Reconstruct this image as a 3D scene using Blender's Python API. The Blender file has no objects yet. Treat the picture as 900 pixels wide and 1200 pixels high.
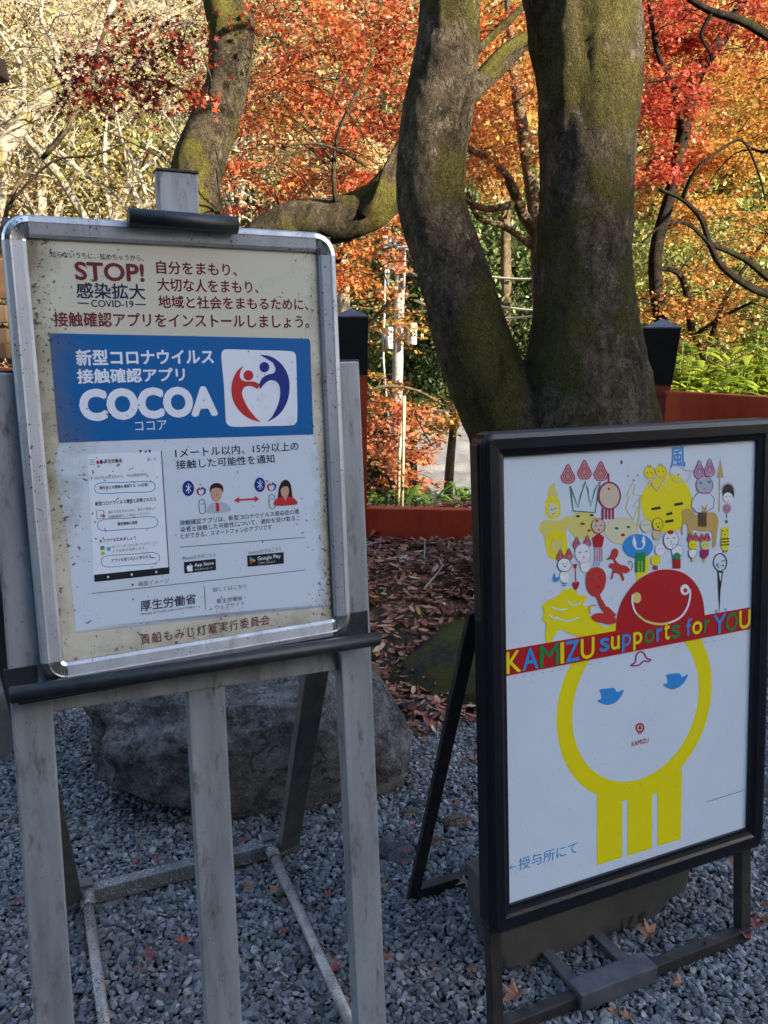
import bpy, bmesh, math, random
import numpy as np
from mathutils import Vector, noise as mnoise

random.seed(5)
rng = np.random.default_rng(11)
SC = bpy.context.scene
COL = SC.collection

# ------------------------------------------------------------------ camera, world, sun, exposure
CAMH, FPX, PITCH = 1.32, 983.0, math.radians(11.62)
cam_d = bpy.data.cameras.new("camera")
cam = bpy.data.objects.new("camera", cam_d)
COL.objects.link(cam)
cam.location = (0, 0, CAMH)
cam.rotation_euler = (math.pi / 2 - PITCH, 0, 0)
cam_d.sensor_fit = 'VERTICAL'
cam_d.sensor_height = 24.0
cam_d.lens = 24.0 * FPX / 1200.0
cam_d.clip_start = 0.02
cam_d.clip_end = 600
SC.camera = cam

SUN_AZ, SUN_EL = math.radians(122), math.radians(21)      # azimuth clockwise from +Y
SDIR = Vector((math.sin(SUN_AZ) * math.cos(SUN_EL), math.cos(SUN_AZ) * math.cos(SUN_EL), math.sin(SUN_EL)))
world = bpy.data.worlds.new("World")
SC.world = world
world.use_nodes = True
wn = world.node_tree
wn.nodes.clear()
sky = wn.nodes.new('ShaderNodeTexSky')
sky.sky_type = 'NISHITA'
sky.sun_disc = False
sky.sun_elevation = SUN_EL
sky.sun_rotation = SUN_AZ
sky.air_density = 1.0
sky.dust_density = 0.9
sky.ozone_density = 1.4
bg = wn.nodes.new('ShaderNodeBackground')
bg.inputs['Strength'].default_value = 0.15
wo = wn.nodes.new('ShaderNodeOutputWorld')
wn.links.new(sky.outputs[0], bg.inputs['Color'])
wn.links.new(bg.outputs[0], wo.inputs['Surface'])

sl = bpy.data.lights.new("sun", 'SUN')
sl.energy = 5.0
sl.angle = math.radians(0.5)
sl.color = (1.0, 0.90, 0.74)
so = bpy.data.objects.new("sun", sl)
COL.objects.link(so)
so.location = (20, -15, 20)
so.rotation_euler = (-SDIR).to_track_quat('-Z', 'Y').to_euler()

SC.view_settings.view_transform = 'Standard'
SC.view_settings.look = 'None'
SC.view_settings.exposure = 1.95
SC.view_settings.gamma = 1.0
SC.view_settings.use_curve_mapping = False
SC.cycles.use_denoising = True
SC.cycles.max_bounces = 6
SC.cycles.diffuse_bounces = 3
SC.cycles.glossy_bounces = 2
SC.cycles.transmission_bounces = 3
SC.cycles.transparent_max_bounces = 4

# ------------------------------------------------------------------ pixel <-> place helpers (photo is 900 x 1200)
CP, SP = math.cos(PITCH), math.sin(PITCH)
CAM = Vector((0, 0, CAMH))
def ray(px, py):
    a, b = (px - 450) / FPX, (600 - py) / FPX
    return Vector((a, CP + b * SP, -SP + b * CP))
def at(px, py, Y):
    d = ray(px, py)
    return CAM + d * (Y / d.y)
def gnd(px, py, z=0.0):
    d = ray(px, py)
    return CAM + d * ((z - CAMH) / d.z)
def pxr(px, py, Y, wpx):
    """metres covered by wpx pixels at distance Y on that ray"""
    return wpx / FPX * (Y / ray(px, py).y)

class Plane:
    def __init__(s, c, yaw, lean):
        s.c = Vector(c)
        s.h = Vector((math.cos(yaw), math.sin(yaw), 0))
        back = Vector((-math.sin(yaw), math.cos(yaw), 0))
        s.v = Vector((0, 0, 1)) * math.cos(lean) + back * math.sin(lean)
        s.n = s.h.cross(s.v)
    def px(s, x, y, off=0.0):
        d = ray(x, y)
        t = (s.c + s.n * off - CAM).dot(s.n) / d.dot(s.n)
        return CAM + d * t
    def loc(s, u, v, off=0.0):
        return s.c + s.h * u + s.v * v + s.n * off
    def uv(s, p):
        q = p - s.c
        return q.dot(s.h), q.dot(s.v)

# ------------------------------------------------------------------ nodes / materials
def _new(name):
    m = bpy.data.materials.new(name)
    m.use_nodes = True
    nt = m.node_tree
    b = nt.nodes['Principled BSDF']
    return m, nt, b
def N(nt, t, **kw):
    n = nt.nodes.new(t)
    for k, v in kw.items():
        if k.startswith('i_'):
            n.inputs[k[2:].replace('_', ' ')].default_value = v
        else:
            setattr(n, k, v)
    return n
def ramp(nt, fac, stops, interp='LINEAR'):
    r = nt.nodes.new('ShaderNodeValToRGB')
    r.color_ramp.interpolation = interp
    el = r.color_ramp.elements
    while len(el) < len(stops):
        el.new(0.5)
    for e, (p, c) in zip(el, stops):
        e.position = p
        e.color = (c[0], c[1], c[2], 1) if len(c) == 3 else c
    nt.links.new(fac, r.inputs[0])
    return r.outputs[0]
def mixc(nt, fac, a, b, mode='MIX'):
    m = nt.nodes.new('ShaderNodeMix')
    m.data_type = 'RGBA'
    m.blend_type = mode
    for sock, val in ((m.inputs[0], fac), (m.inputs[6], a), (m.inputs[7], b)):
        if hasattr(val, 'links') or hasattr(val, 'is_linked'):
            nt.links.new(val, sock)
        elif isinstance(val, (int, float)):
            sock.default_value = val
        else:
            sock.default_value = (val[0], val[1], val[2], 1)
    return m.outputs[2]
def coords(nt, kind='Object', scale=(1, 1, 1)):
    tc = nt.nodes.new('ShaderNodeTexCoord')
    mp = nt.nodes.new('ShaderNodeMapping')
    mp.inputs['Scale'].default_value = scale
    nt.links.new(tc.outputs[kind], mp.inputs[0])
    return mp.outputs[0]
def noise(nt, vec, scale, detail=4, rough=0.6, dist=0.0):
    n = N(nt, 'ShaderNodeTexNoise')
    n.inputs['Scale'].default_value = scale
    n.inputs['Detail'].default_value = detail
    n.inputs['Roughness'].default_value = rough
    n.inputs['Distortion'].default_value = dist
    nt.links.new(vec, n.inputs['Vector'])
    return n.outputs['Fac']
def bump(nt, b, height, strength=0.4, dist=0.01):
    n = N(nt, 'ShaderNodeBump')
    n.inputs['Strength'].default_value = strength
    n.inputs['Distance'].default_value = dist
    nt.links.new(height, n.inputs['Height'])
    nt.links.new(n.outputs[0], b.inputs['Normal'])
def mathn(nt, op, a, b=None):
    n = N(nt, 'ShaderNodeMath', operation=op)
    for i, v in enumerate((a, b)):
        if v is None: continue
        if isinstance(v, (int, float)): n.inputs[i].default_value = v
        else: nt.links.new(v, n.inputs[i])
    return n.outputs[0]

def surf(name, stops, scale=20, rough=0.6, metal=0.0, bstr=0.3, bscale=None, bdist=0.003, sc=(1, 1, 1), detail=6, spec=0.5):
    m, nt, b = _new(name)
    v = coords(nt, 'Object', sc)
    f = noise(nt, v, scale, detail)
    nt.links.new(ramp(nt, f, stops), b.inputs['Base Color'])
    b.inputs['Roughness'].default_value = rough
    b.inputs['Metallic'].default_value = metal
    b.inputs['Specular IOR Level'].default_value = spec
    if bstr:
        bump(nt, b, noise(nt, v, bscale or scale * 3, 6), bstr, bdist)
    return m

def leafmat(name, stops, trans=0.36, rough=0.5):
    m, nt, b = _new(name)
    g = N(nt, 'ShaderNodeNewGeometry')
    zone = noise(nt, coords(nt), 1.5, 3, .55)
    fac = mathn(nt, 'ADD', mathn(nt, 'MULTIPLY', g.outputs['Random Per Island'], .55), mathn(nt, 'ADD', mathn(nt, 'MULTIPLY', zone, 2.2), -.87))
    fac.node.use_clamp = True
    c = ramp(nt, fac, stops)
    d = N(nt, 'ShaderNodeBsdfDiffuse')
    t = N(nt, 'ShaderNodeBsdfTranslucent')
    gl = N(nt, 'ShaderNodeBsdfGlossy')
    gl.inputs['Roughness'].default_value = rough
    gl.inputs['Color'].default_value = (0.6, 0.6, 0.6, 1)
    nt.links.new(c, d.inputs[0])
    nt.links.new(c, t.inputs[0])
    mx = N(nt, 'ShaderNodeMixShader'); mx.inputs[0].default_value = trans
    nt.links.new(d.outputs[0], mx.inputs[1]); nt.links.new(t.outputs[0], mx.inputs[2])
    m2 = N(nt, 'ShaderNodeMixShader'); m2.inputs[0].default_value = 0.05
    nt.links.new(mx.outputs[0], m2.inputs[1]); nt.links.new(gl.outputs[0], m2.inputs[2])
    out = nt.nodes['Material Output']
    nt.links.new(m2.outputs[0], out.inputs['Surface'])
    nt.nodes.remove(b)
    return m

def islandmat(name, stops, rough=0.8, nscale=60, bstr=0.3, spec=0.4):
    m, nt, b = _new(name)
    g = N(nt, 'ShaderNodeNewGeometry')
    c = ramp(nt, g.outputs['Random Per Island'], stops)
    v = coords(nt)
    f = noise(nt, v, nscale, 5)
    c2 = mixc(nt, 0.7, c, ramp(nt, f, [(0.3, (0.45, 0.45, 0.45)), (0.7, (1.25, 1.25, 1.25))]), 'MULTIPLY')
    nt.links.new(c2, b.inputs['Base Color'])
    b.inputs['Roughness'].default_value = rough
    b.inputs['Specular IOR Level'].default_value = spec
    if bstr: bump(nt, b, f, bstr, 0.002)
    return m

# ------------------------------------------------------------------ mesh builder
class MB:
    def __init__(s):
        s.v = []; s.f = []; s.mi = []; s.sm = []
    def add(s, verts, faces, mi=0, smooth=False):
        o = len(s.v)
        s.v.extend([tuple(p) for p in verts])
        for f in faces:
            s.f.append([o + i for i in f]); s.mi.append(mi); s.sm.append(smooth)
    def box(s, c, ax, half, mi=0, bev=0.0):
        c = Vector(c); X, Y, Z = [Vector(a) for a in ax]; a, b, d = half
        if not bev:
            P = [c + X * (sx * a) + Y * (sy * b) + Z * (sz * d) for sz in (-1, 1) for sy in (-1, 1) for sx in (-1, 1)]
            s.add(P, [(0, 2, 3, 1), (4, 5, 7, 6), (0, 1, 5, 4), (2, 6, 7, 3), (0, 4, 6, 2), (1, 3, 7, 5)], mi)
            return
        bm = bmesh.new()
        bmesh.ops.create_cube(bm, size=1)
        for v in bm.verts:
            v.co = Vector((v.co.x * 2 * a, v.co.y * 2 * b, v.co.z * 2 * d))
        bmesh.ops.bevel(bm, geom=bm.edges[:], offset=bev, segments=2, profile=0.6, affect='EDGES')
        bm.verts.index_update()
        P = [c + X * v.co.x + Y * v.co.y + Z * v.co.z for v in bm.verts]
        s.add(P, [[v.index for v in f.verts] for f in bm.faces], mi, False)
        bm.free()
    def bar(s, p, q, up, w, t, mi=0, bev=0.0, ext=0.0):
        """rectangular bar p->q, width w across (perp. to up), thickness t along up"""
        p, q = Vector(p), Vector(q)
        Z = (q - p); L = Z.length; Z.normalize()
        Y = Vector(up); Y = (Y - Z * Y.dot(Z)).normalized()
        X = Y.cross(Z)
        s.box((p + q) / 2, (X, Y, Z), (w / 2, t / 2, L / 2 + ext), mi, bev)
    def tube(s, pts, rad, n=8, mi=0, cap=True, smooth=True):
        pts = [Vector(p) for p in pts]
        if not hasattr(rad, '__len__'): rad = [rad] * len(pts)
        t0 = (pts[1] - pts[0]).normalized()
        u = t0.orthogonal().normalized()
        V = []
        for i, p in enumerate(pts):
            t = (pts[min(i + 1, len(pts) - 1)] - pts[max(i - 1, 0)])
            if t.length < 1e-9: t = t0
            t = t.normalized()
            u = (u - t * u.dot(t))
            u = u.normalized() if u.length > 1e-6 else t.orthogonal().normalized()
            w = t.cross(u)
            for k in range(n):
                a = 2 * math.pi * k / n
                V.append(p + (u * math.cos(a) + w * math.sin(a)) * rad[i])
        F = []
        for i in range(len(pts) - 1):
            for k in range(n):
                k2 = (k + 1) % n
                F.append((i * n + k, i * n + k2, (i + 1) * n + k2, (i + 1) * n + k))
        s.add(V, F, mi, smooth)
        if cap:
            o = len(s.v) - len(V)
            for base, rev in ((0, True), ((len(pts) - 1) * n, False)):
                ids = [o + base + k for k in range(n)]
                s.f.append(ids[::-1] if rev else ids); s.mi.append(mi); s.sm.append(False)
    def prism(s, poly, ext, mi=0):
        """planar polygon (points) extruded by vector ext"""
        poly = [Vector(p) for p in poly]; ext = Vector(ext); n = len(poly)
        s.add(poly + [p + ext for p in poly],
              [tuple(range(n))[::-1], tuple(range(n, 2 * n))] + [(i, (i + 1) % n, n + (i + 1) % n, n + i) for i in range(n)], mi)
    def build(s, name, mats, parent=None, fix=True):
        if not isinstance(mats, (list, tuple)): mats = [mats]
        o = origin_of(parent) if parent else Vector((0, 0, 0))
        me = bpy.data.meshes.new(name)
        me.from_pydata([(v[0] - o.x, v[1] - o.y, v[2] - o.z) for v in s.v], [], s.f)
        for m in mats: me.materials.append(m)
        me.polygons.foreach_set('material_index', s.mi)
        me.polygons.foreach_set('use_smooth', s.sm)
        me.update()
        if fix:
            bm = bmesh.new(); bm.from_mesh(me)
            bmesh.ops.recalc_face_normals(bm, faces=bm.faces[:])
            bm.to_mesh(me); bm.free()
        return link(name, me, parent)
def link(name, me, parent=None):
    ob = bpy.data.objects.new(name, me)
    COL.objects.link(ob)
    if parent: ob.parent = parent
    return ob
def origin_of(o):
    v = Vector((0, 0, 0))
    while o is not None:
        v = v + Vector(o.location); o = o.parent
    return v
def recentre(ob, p):
    """move the origin of a top-level mesh to p without moving its shape"""
    p = Vector(p)
    me = ob.data
    n = len(me.vertices)
    a = np.empty(n * 3, np.float32); me.vertices.foreach_get('co', a)
    a = a.reshape(-1, 3) - np.array(p, np.float32)
    me.vertices.foreach_set('co', a.ravel()); me.update()
    ob.location = p
    return ob
def thing(name, label, cat, loc, group=None):
    o = bpy.data.objects.new(name, None)
    COL.objects.link(o)
    o.location = loc
    o.empty_display_size = 0.1
    return tag(o, label, cat, group)
def tag(o, label=None, cat=None, group=None, kind=None):
    if label: o['label'] = label
    if cat: o['category'] = cat
    if group: o['group'] = group
    if kind: o['kind'] = kind
    return o
def npmesh(name, V, F, mats, parent=None, mi=None, smooth=False):
    """V (n,3), F (m,k) equal sized faces"""
    V = np.asarray(V, np.float32)
    if parent:
        V = V - np.array(origin_of(parent), np.float32)
    me = bpy.data.meshes.new(name)
    m, k = F.shape
    me.vertices.add(len(V)); me.vertices.foreach_set('co', V.ravel())
    me.loops.add(m * k); me.loops.foreach_set('vertex_index', F.astype(np.int32).ravel())
    me.polygons.add(m)
    me.polygons.foreach_set('loop_start', np.arange(0, m * k, k, dtype=np.int32))
    me.polygons.foreach_set('loop_total', np.full(m, k, np.int32))
    if not isinstance(mats, (list, tuple)): mats = [mats]
    for x in mats: me.materials.append(x)
    if mi is not None: me.polygons.foreach_set('material_index', mi.astype(np.int32))
    me.polygons.foreach_set('use_smooth', np.full(m, smooth))
    me.update(calc_edges=True)
    return link(name, me, parent)

# ------------------------------------------------------------------ leaves
MAPLE = np.array([(0, 1, 0), (.22, .36, 0), (.86, .52, 0), (.36, .06, 0), (.72, -.28, 0), (0, -.22, 0), (-.72, -.28, 0), (-.36, .06, 0), (-.86, .52, 0), (-.22, .36, 0)], float)
KITE = np.array([(0, 1, 0), (.55, .05, .12), (0, -.8, 0), (-.55, .05, .12)], float)
OVAL = np.array([(0, 1, -.1), (.42, .35, .05), (.36, -.45, .05), (0, -.9, 0), (-.36, -.45, .05), (-.42, .35, .05)], float)
def scatter(T, C, nrm, size, rng=rng):
    """copies of leaf outline T at centres C with normals nrm; returns V, F"""
    n, k = len(C), len(T)
    nrm = nrm / np.linalg.norm(nrm, axis=1, keepdims=True)
    r = rng.normal(size=(n, 3))
    u = np.cross(nrm, r); u /= np.linalg.norm(u, axis=1, keepdims=True) + 1e-9
    w = np.cross(nrm, u)
    s = np.broadcast_to(np.asarray(size), (n,))[:, None, None]
    V = C[:, None, :] + s * (T[None, :, 0:1] * u[:, None, :] + T[None, :, 1:2] * w[:, None, :] + T[None, :, 2:3] * nrm[:, None, :])
    F = np.arange(n * k).reshape(n, k)
    return V.reshape(-1, 3), F
def smooth_path(P, R, n=4):
    P = [Vector(p) for p in P]
    if len(P) < 3: return P, list(R)
    oP, oR = [], []
    for i in range(len(P) - 1):
        a, b, c, d = P[max(i - 1, 0)], P[i], P[i + 1], P[min(i + 2, len(P) - 1)]
        for j in range(n):
            t = j / n
            oP.append(0.5 * ((2 * b) + (c - a) * t + (2 * a - 5 * b + 4 * c - d) * t * t + (3 * b - a - 3 * c + d) * t ** 3))
            oR.append(R[i] * (1 - t) + R[i + 1] * t)
    oP.append(P[-1]); oR.append(R[-1])
    return oP, oR

def gapmask(X, s=2.6, t=-.2):
    return np.array([mnoise.noise(Vector((x * s, y * s * .35, z * s * 1.25))) + .5 * mnoise.noise(Vector((x * s * 2.3, y * s, z * s * 2.6))) for x, y, z in X]) > t + rng.normal(0, .07, len(X))

def tree(name, label, trunk, limbs, clusters, lmat, bmat, nleaf=200, lsize=0.03, tmpl=MAPLE, flat=0.3, up=0.9, cat='tree', group=None, twigs=4, crown='crown', sides=6, tw_r=0.0028, gaps=False):
    """trunk / limbs: lists of (point, radius); clusters: (point, radius). Every cluster is joined to the nearest limb by a bent branch."""
    root = thing(name, label, cat, trunk[0][0], group)
    mb = MB()
    nodes = []
    for path in [trunk] + list(limbs):
        P, R = smooth_path([p for p, r in path], [r for p, r in path])
        mb.tube(P, R, 10 if R[0] > 0.04 else sides)
        nodes += list(zip(P, R))
    nodes = nodes[len(nodes) // 8:]
    base = Vector(trunk[0][0])
    Cs, Ns = [], []
    NP = np.array([tuple(p) for p, r in nodes]); NR = [r for p, r in nodes]
    order = sorted(range(len(clusters)), key=lambda i: min((NP - np.array(tuple(clusters[i][0]))).__pow__(2).sum(1)))
    for i in order:
        c, r = Vector(clusters[i][0]), clusters[i][1]
        d = np.sqrt(((NP - np.array(tuple(c))) ** 2).sum(1))
        d = d + 0.8 * np.maximum(0, NP[:, 2] - c.z)
        k = int(np.argmin(d))
        p = Vector(NP[k]); L = (c - p).length
        r0 = min(NR[k] * 0.75, 0.004 + 0.012 * L)
        mid1 = p.lerp(c, 0.35) + Vector((random.uniform(-.12, .12), random.uniform(-.12, .12), random.uniform(0.0, .2))) * L
        mid2 = p.lerp(c, 0.7) + Vector((random.uniform(-.1, .1), random.uniform(-.1, .1), random.uniform(0, .14))) * L
        P, R = smooth_path([p, mid1, mid2, c], [r0, r0 * .8, r0 * .6, max(r0 * .35, .003)], 3)
        mb.tube(P, R, 5, cap=False)
        NP = np.vstack([NP, np.array([tuple(q) for q in P[2:]])]); NR += R[2:]
        for t in range(twigs):
            a = random.uniform(0, 6.28)
            e = c + Vector((math.cos(a) * r, math.sin(a) * r, random.uniform(-.3, .4) * r))
            m = c.lerp(e, .5) + Vector((random.uniform(-.1, .1), random.uniform(-.1, .1), random.uniform(-.05, .15))) * r
            mb.tube([c, m, e], [tw_r * 1.5, tw_r * 1.1, tw_r * 0.7], 3, cap=False)
        if nleaf:
            n = max(6, int(nleaf * random.uniform(.6, 1.4)))
            # leaves lie along several fans of twigs: uneven density
            nf = 5
            ang = rng.uniform(0, 6.28, nf)
            which = rng.integers(0, nf, n)
            rad = np.sqrt(rng.uniform(0, 1, n)) * r
            th = ang[which] + rng.normal(0, .45, n)
            tilt = rng.normal(0, .25, 2)
            X = np.stack([np.cos(th) * rad, np.sin(th) * rad, rng.normal(0, flat * .5, n) * r], 1)
            X[:, 2] += tilt[0] * X[:, 0] + tilt[1] * X[:, 1] - 0.25 * rad * rad / max(r, .01)
            X = X + np.array(tuple(c))
            if gaps:
                kp = gapmask(X)
                X = X[kp]; n = len(X)
            Cs.append(X)
            nn = rng.normal(0, .55, (n, 3)); nn[:, 2] += up
            Ns.append(nn)
    mb.build('trunk', bmat, root, fix=False)
    if Cs:
        C = np.concatenate(Cs); Nn = np.concatenate(Ns)
        V, F = scatter(tmpl, C, Nn, lsize * rng.uniform(.65, 1.3, len(C)))
        npmesh(crown, V, F, lmat, root)
    return root
def region(x0, x1, y0, y1, Y0, Y1, n, r0, r1):
    out = []
    for i in range(n):
        out.append((at(random.uniform(x0, x1), random.uniform(y0, y1), random.uniform(Y0, Y1)), random.uniform(r0, r1)))
    return out
# ------------------------------------------------------------------ materials of the setting
def barkmat(name, c0, c1, moss, amt, scale=9.0, bstr=1.0, bd=0.032):
    m, nt, b = _new(name)
    v = coords(nt, 'Object', (1, 1, .55))
    v2 = coords(nt, 'Object', (1, 1, 1))
    vh = coords(nt, 'Object', (1, 1, 2.2))
    f = noise(nt, v, scale * 1.6, 10, .72, .5)
    rid = mathn(nt, 'ABSOLUTE', mathn(nt, 'SUBTRACT', noise(nt, v, scale * 2.6, 5, .65, .8), .5))
    fis = ramp(nt, rid, [(0, (0, 0, 0)), (.045, (1, 1, 1))])
    rid2 = mathn(nt, 'ABSOLUTE', mathn(nt, 'SUBTRACT', noise(nt, vh, scale * 5, 4, .6, .6), .5))
    fis2 = ramp(nt, rid2, [(0, (.25, .25, .25)), (.05, (1, 1, 1))])
    grain = noise(nt, v2, scale * 22, 6, .75)
    base = ramp(nt, f, [(0.3, c0), (0.5, c1), (0.62, tuple(x * 1.35 for x in c1)), (.72, tuple(x * .8 for x in c1))])
    pale = noise(nt, v2, scale * 1.7, 8, .75, .3)
    base = mixc(nt, ramp(nt, pale, [(.585, (0, 0, 0)), (.61, (.85, .85, .85))]), base, tuple(x * 1.9 + .02 for x in c1))
    base = mixc(nt, .95, base, ramp(nt, grain, [(.32, (.55, .55, .55)), (.68, (1.4, 1.4, 1.4))]), 'MULTIPLY')
    base = mixc(nt, .45, base, fis, 'MULTIPLY')
    base = mixc(nt, .3, base, fis2, 'MULTIPLY')
    mo = mathn(nt, 'ADD', noise(nt, v2, scale * .34, 3, .5, .3), mathn(nt, 'MULTIPLY', mathn(nt, 'SUBTRACT', noise(nt, v2, scale * 5, 8, .75), .5), .35))
    mf = ramp(nt, mo, [(0.63 - amt * .33, (0, 0, 0)), (0.69 - amt * .33, (1, 1, 1))])
    mn = ramp(nt, noise(nt, v2, scale * 17, 5, .7), [(.32, tuple(x * .35 for x in moss)), (.68, tuple(x * 1.5 for x in moss))])
    patch = ramp(nt, noise(nt, v, scale * .55, 9, .78, .4), [(.36, (.38, .38, .37)), (.5, (1, 1, 1)), (.66, (1.45, 1.42, 1.35))])
    nt.links.new(mixc(nt, .9, mixc(nt, mf, base, mn), patch, 'MULTIPLY'), b.inputs['Base Color'])
    b.inputs['Roughness'].default_value = .92
    b.inputs['Specular IOR Level'].default_value = .12
    hs = mathn(nt, 'ADD', mathn(nt, 'MULTIPLY', fis, .55), mathn(nt, 'ADD', mathn(nt, 'MULTIPLY', grain, .55), mathn(nt, 'ADD', f, mathn(nt, 'MULTIPLY', fis2, .25))))
    hs = mathn(nt, 'ADD', hs, mathn(nt, 'MULTIPLY', mf, .3))
    bump(nt, b, hs, bstr, bd)
    return m
M = {}
M['bark_big'] = barkmat('bark_big', (.050, .037, .022), (.185, .145, .096), (.135, .115, .036), .36)
M['bark_moss'] = barkmat('bark_moss', (.04, .03, .02), (.12, .095, .06), (.15, .13, .03), .40)
M['bark_dark'] = barkmat('bark_dark', (.02, .014, .011), (.055, .04, .03), (.06, .06, .02), .1, 14)
M['bark_tan'] = barkmat('bark_tan', (.14, .105, .06), (.30, .23, .14), (.17, .15, .05), .2, 14)
M['bark_pale'] = barkmat('bark_pale', (.26, .21, .14), (.5, .43, .32), (.3, .27, .1), .15, 14, .5)
M['red'] = leafmat('leaf_red', [(0, (.34, .03, .018)), (.3, (.46, .075, .03)), (.55, (.52, .13, .04)), (.8, (.54, .23, .05)), (.92, (.55, .36, .09)), (1, (.32, .025, .018))])
M['amber'] = leafmat('leaf_amber', [(0, (.48, .13, .03)), (.35, (.52, .22, .04)), (.7, (.53, .33, .07)), (1, (.45, .38, .10))])
M['crimson'] = leafmat('leaf_crimson', [(0, (.40, .035, .025)), (.5, (.52, .09, .05)), (.8, (.54, .17, .06)), (1, (.52, .28, .08))])
M['shaded_red'] = leafmat('leaf_shaded_red', [(0, (.12, .010, .007)), (.6, (.24, .026, .012)), (1, (.38, .07, .02))], .35)  # darker than the tree's other leaves: the spray's shade is put into the colour
M['redorange'] = leafmat('leaf_redorange', [(0, (.42, .07, .025)), (.4, (.50, .14, .035)), (.8, (.53, .25, .06)), (1, (.5, .36, .10))])
M['orange'] = leafmat('leaf_orange', [(0, (.42, .13, .03)), (.4, (.50, .23, .05)), (.75, (.52, .34, .08)), (1, (.36, .35, .10))])
M['gold'] = leafmat('leaf_gold', [(0, (.48, .23, .04)), (.4, (.52, .33, .06)), (.75, (.52, .40, .09)), (1, (.34, .35, .10))])
M['salmon'] = leafmat('leaf_salmon', [(0, (.32, .07, .03)), (.5, (.48, .16, .06)), (1, (.55, .28, .10))])
M['cream'] = leafmat('leaf_cream', [(0, (.40, .24, .08)), (.3, (.54, .38, .15)), (.7, (.62, .50, .26)), (.9, (.56, .34, .09)), (1, (.30, .28, .10))], .45)
M['olive'] = leafmat('leaf_olive', [(0, (.10, .12, .025)), (.4, (.22, .24, .05)), (.8, (.38, .38, .11)), (1, (.5, .46, .2))], .45)
M['green'] = leafmat('leaf_green', [(0, (.03, .06, .018)), (.4, (.095, .15, .045)), (.75, (.21, .26, .08)), (1, (.38, .40, .16))], .35)
M['lime'] = leafmat('leaf_lime', [(0, (.14, .22, .02)), (.5, (.34, .42, .03)), (1, (.55, .56, .08))], .5)
M['hosta'] = leafmat('leaf_hosta', [(0, (.06, .14, .03)), (.6, (.16, .28, .05)), (1, (.40, .42, .06))], .5)
M['litter'] = islandmat('litter', [(0, (.09, .036, .023)), (.25, (.28, .10, .055)), (.5, (.46, .23, .135)), (.7, (.32, .065, .048)), (.86, (.60, .40, .27)), (1, (.52, .23, .07))], .75, 90, .3)
M['gravel'] = islandmat('gravel', [(0, (.07, .07, .071)), (.3, (.135, .137, .140)), (.6, (.20, .202, .207)), (.9, (.265, .268, .274)), (.97, (.38, .38, .38)), (1, (.36, .30, .24))], .75, 120, .35)
M['rail'] = surf('vermilion_paint', [(.3, (.42, .038, .012)), (.55, (.60, .075, .022)), (.8, (.50, .05, .017))], 14, .5, bstr=.15, bscale=60, sc=(1, 1, .3))
M['redold'] = surf('faded_red_paint', [(.3, (.16, .028, .016)), (.6, (.27, .05, .025)), (.8, (.22, .06, .04))], 18, .6, bstr=.25, bscale=50)
M['cap'] = surf('black_cap_metal', [(.3, (.006, .006, .006)), (.6, (.013, .012, .012)), (.85, (.03, .028, .027))], 16, .45, bstr=.2, bscale=40)
M['captop'] = surf('weathered_cap_top', [(.3, (.07, .075, .09)), (.7, (.16, .16, .18))], 30, .6, bstr=.3, bscale=60)

# ground sheet: dirt under the gravel, brown soil on the bank and the valley slopes
def groundmat():
    m, nt, b = _new('ground')
    v = coords(nt)
    f = noise(nt, v, 30, 8, .7)
    g = ramp(nt, f, [(.3, (.015, .014, .015)), (.7, (.07, .07, .075))])
    s = ramp(nt, noise(nt, v, 9, 9, .75), [(.25, (.03, .018, .012)), (.5, (.11, .07, .035)), (.7, (.22, .15, .06)), (.85, (.33, .25, .10))])
    sp = N(nt, 'ShaderNodeSeparateXYZ'); nt.links.new(v, sp.inputs[0])
    k = mathn(nt, 'MULTIPLY', mathn(nt, 'SUBTRACT', sp.outputs[1], 2.9), 2.5)
    k.node.use_clamp = True
    nt.links.new(mixc(nt, k, g, s), b.inputs['Base Color'])
    b.inputs['Roughness'].default_value = 1
    b.inputs['Specular IOR Level'].default_value = .1
    bump(nt, b, f, .6, .02)
    return m
M['ground'] = groundmat()
M['shade_hill'] = surf('shade_ridge_woods', [(.3, (.015, .025, .008)), (.5, (.05, .06, .02)), (.7, (.12, .09, .03))], .8, 1, bstr=.8, bscale=2, bdist=.5)  # surface of the unseen ridge added to block the sun

# ------------------------------------------------------------------ ground and added shade ridge
def sst(t):
    t = np.clip(t, 0, 1)
    return t * t * (3 - 2 * t)
def height(x, y):
    x = np.asarray(x, float); y = np.asarray(y, float)
    yb = np.interp(x, [-3, -1.0, -.4, .1, .7, 1.4, 3], [3.5, 3.2, 2.75, 2.62, 2.8, 3.0, 3.0])
    z = .34 * sst((y - yb) / .95)
    z = z + .018 * np.sin(x * 7.1 + 1) * np.sin(y * 6.3) * sst((y - yb) / .4)
    st = 4.7 + 2.2 * sst((x - 1.0) / 1.0)
    z = z - 3.3 * sst((y - st) / 6.0)
    z = z + .8 * np.maximum(0, y - 15.5) + .02 * np.maximum(0, y - 25)
    z = z + .55 * np.maximum(0, -4.5 - x) * sst((y - 4) / 5) + .45 * np.maximum(0, x - 9) * sst((y - 6) / 5)
    far = sst((y - 6) / 8)
    z = z + far * (.35 * np.sin(x * .9 + y * .3) + .3 * np.sin(y * 1.1 - x * .4))
    return z
xs = np.unique(np.concatenate([np.linspace(-80, -6, 38), np.linspace(-6, 6, 161), np.linspace(6, 170, 60)]))
ys = np.unique(np.concatenate([np.linspace(-24, -2, 12), np.linspace(-2, 8, 150), np.linspace(8, 70, 90)]))
GX, GY = np.meshgrid(xs, ys)
GZ = height(GX, GY) - .012
nx, ny = len(xs), len(ys)
I = np.arange(nx * ny).reshape(ny, nx)
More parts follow.
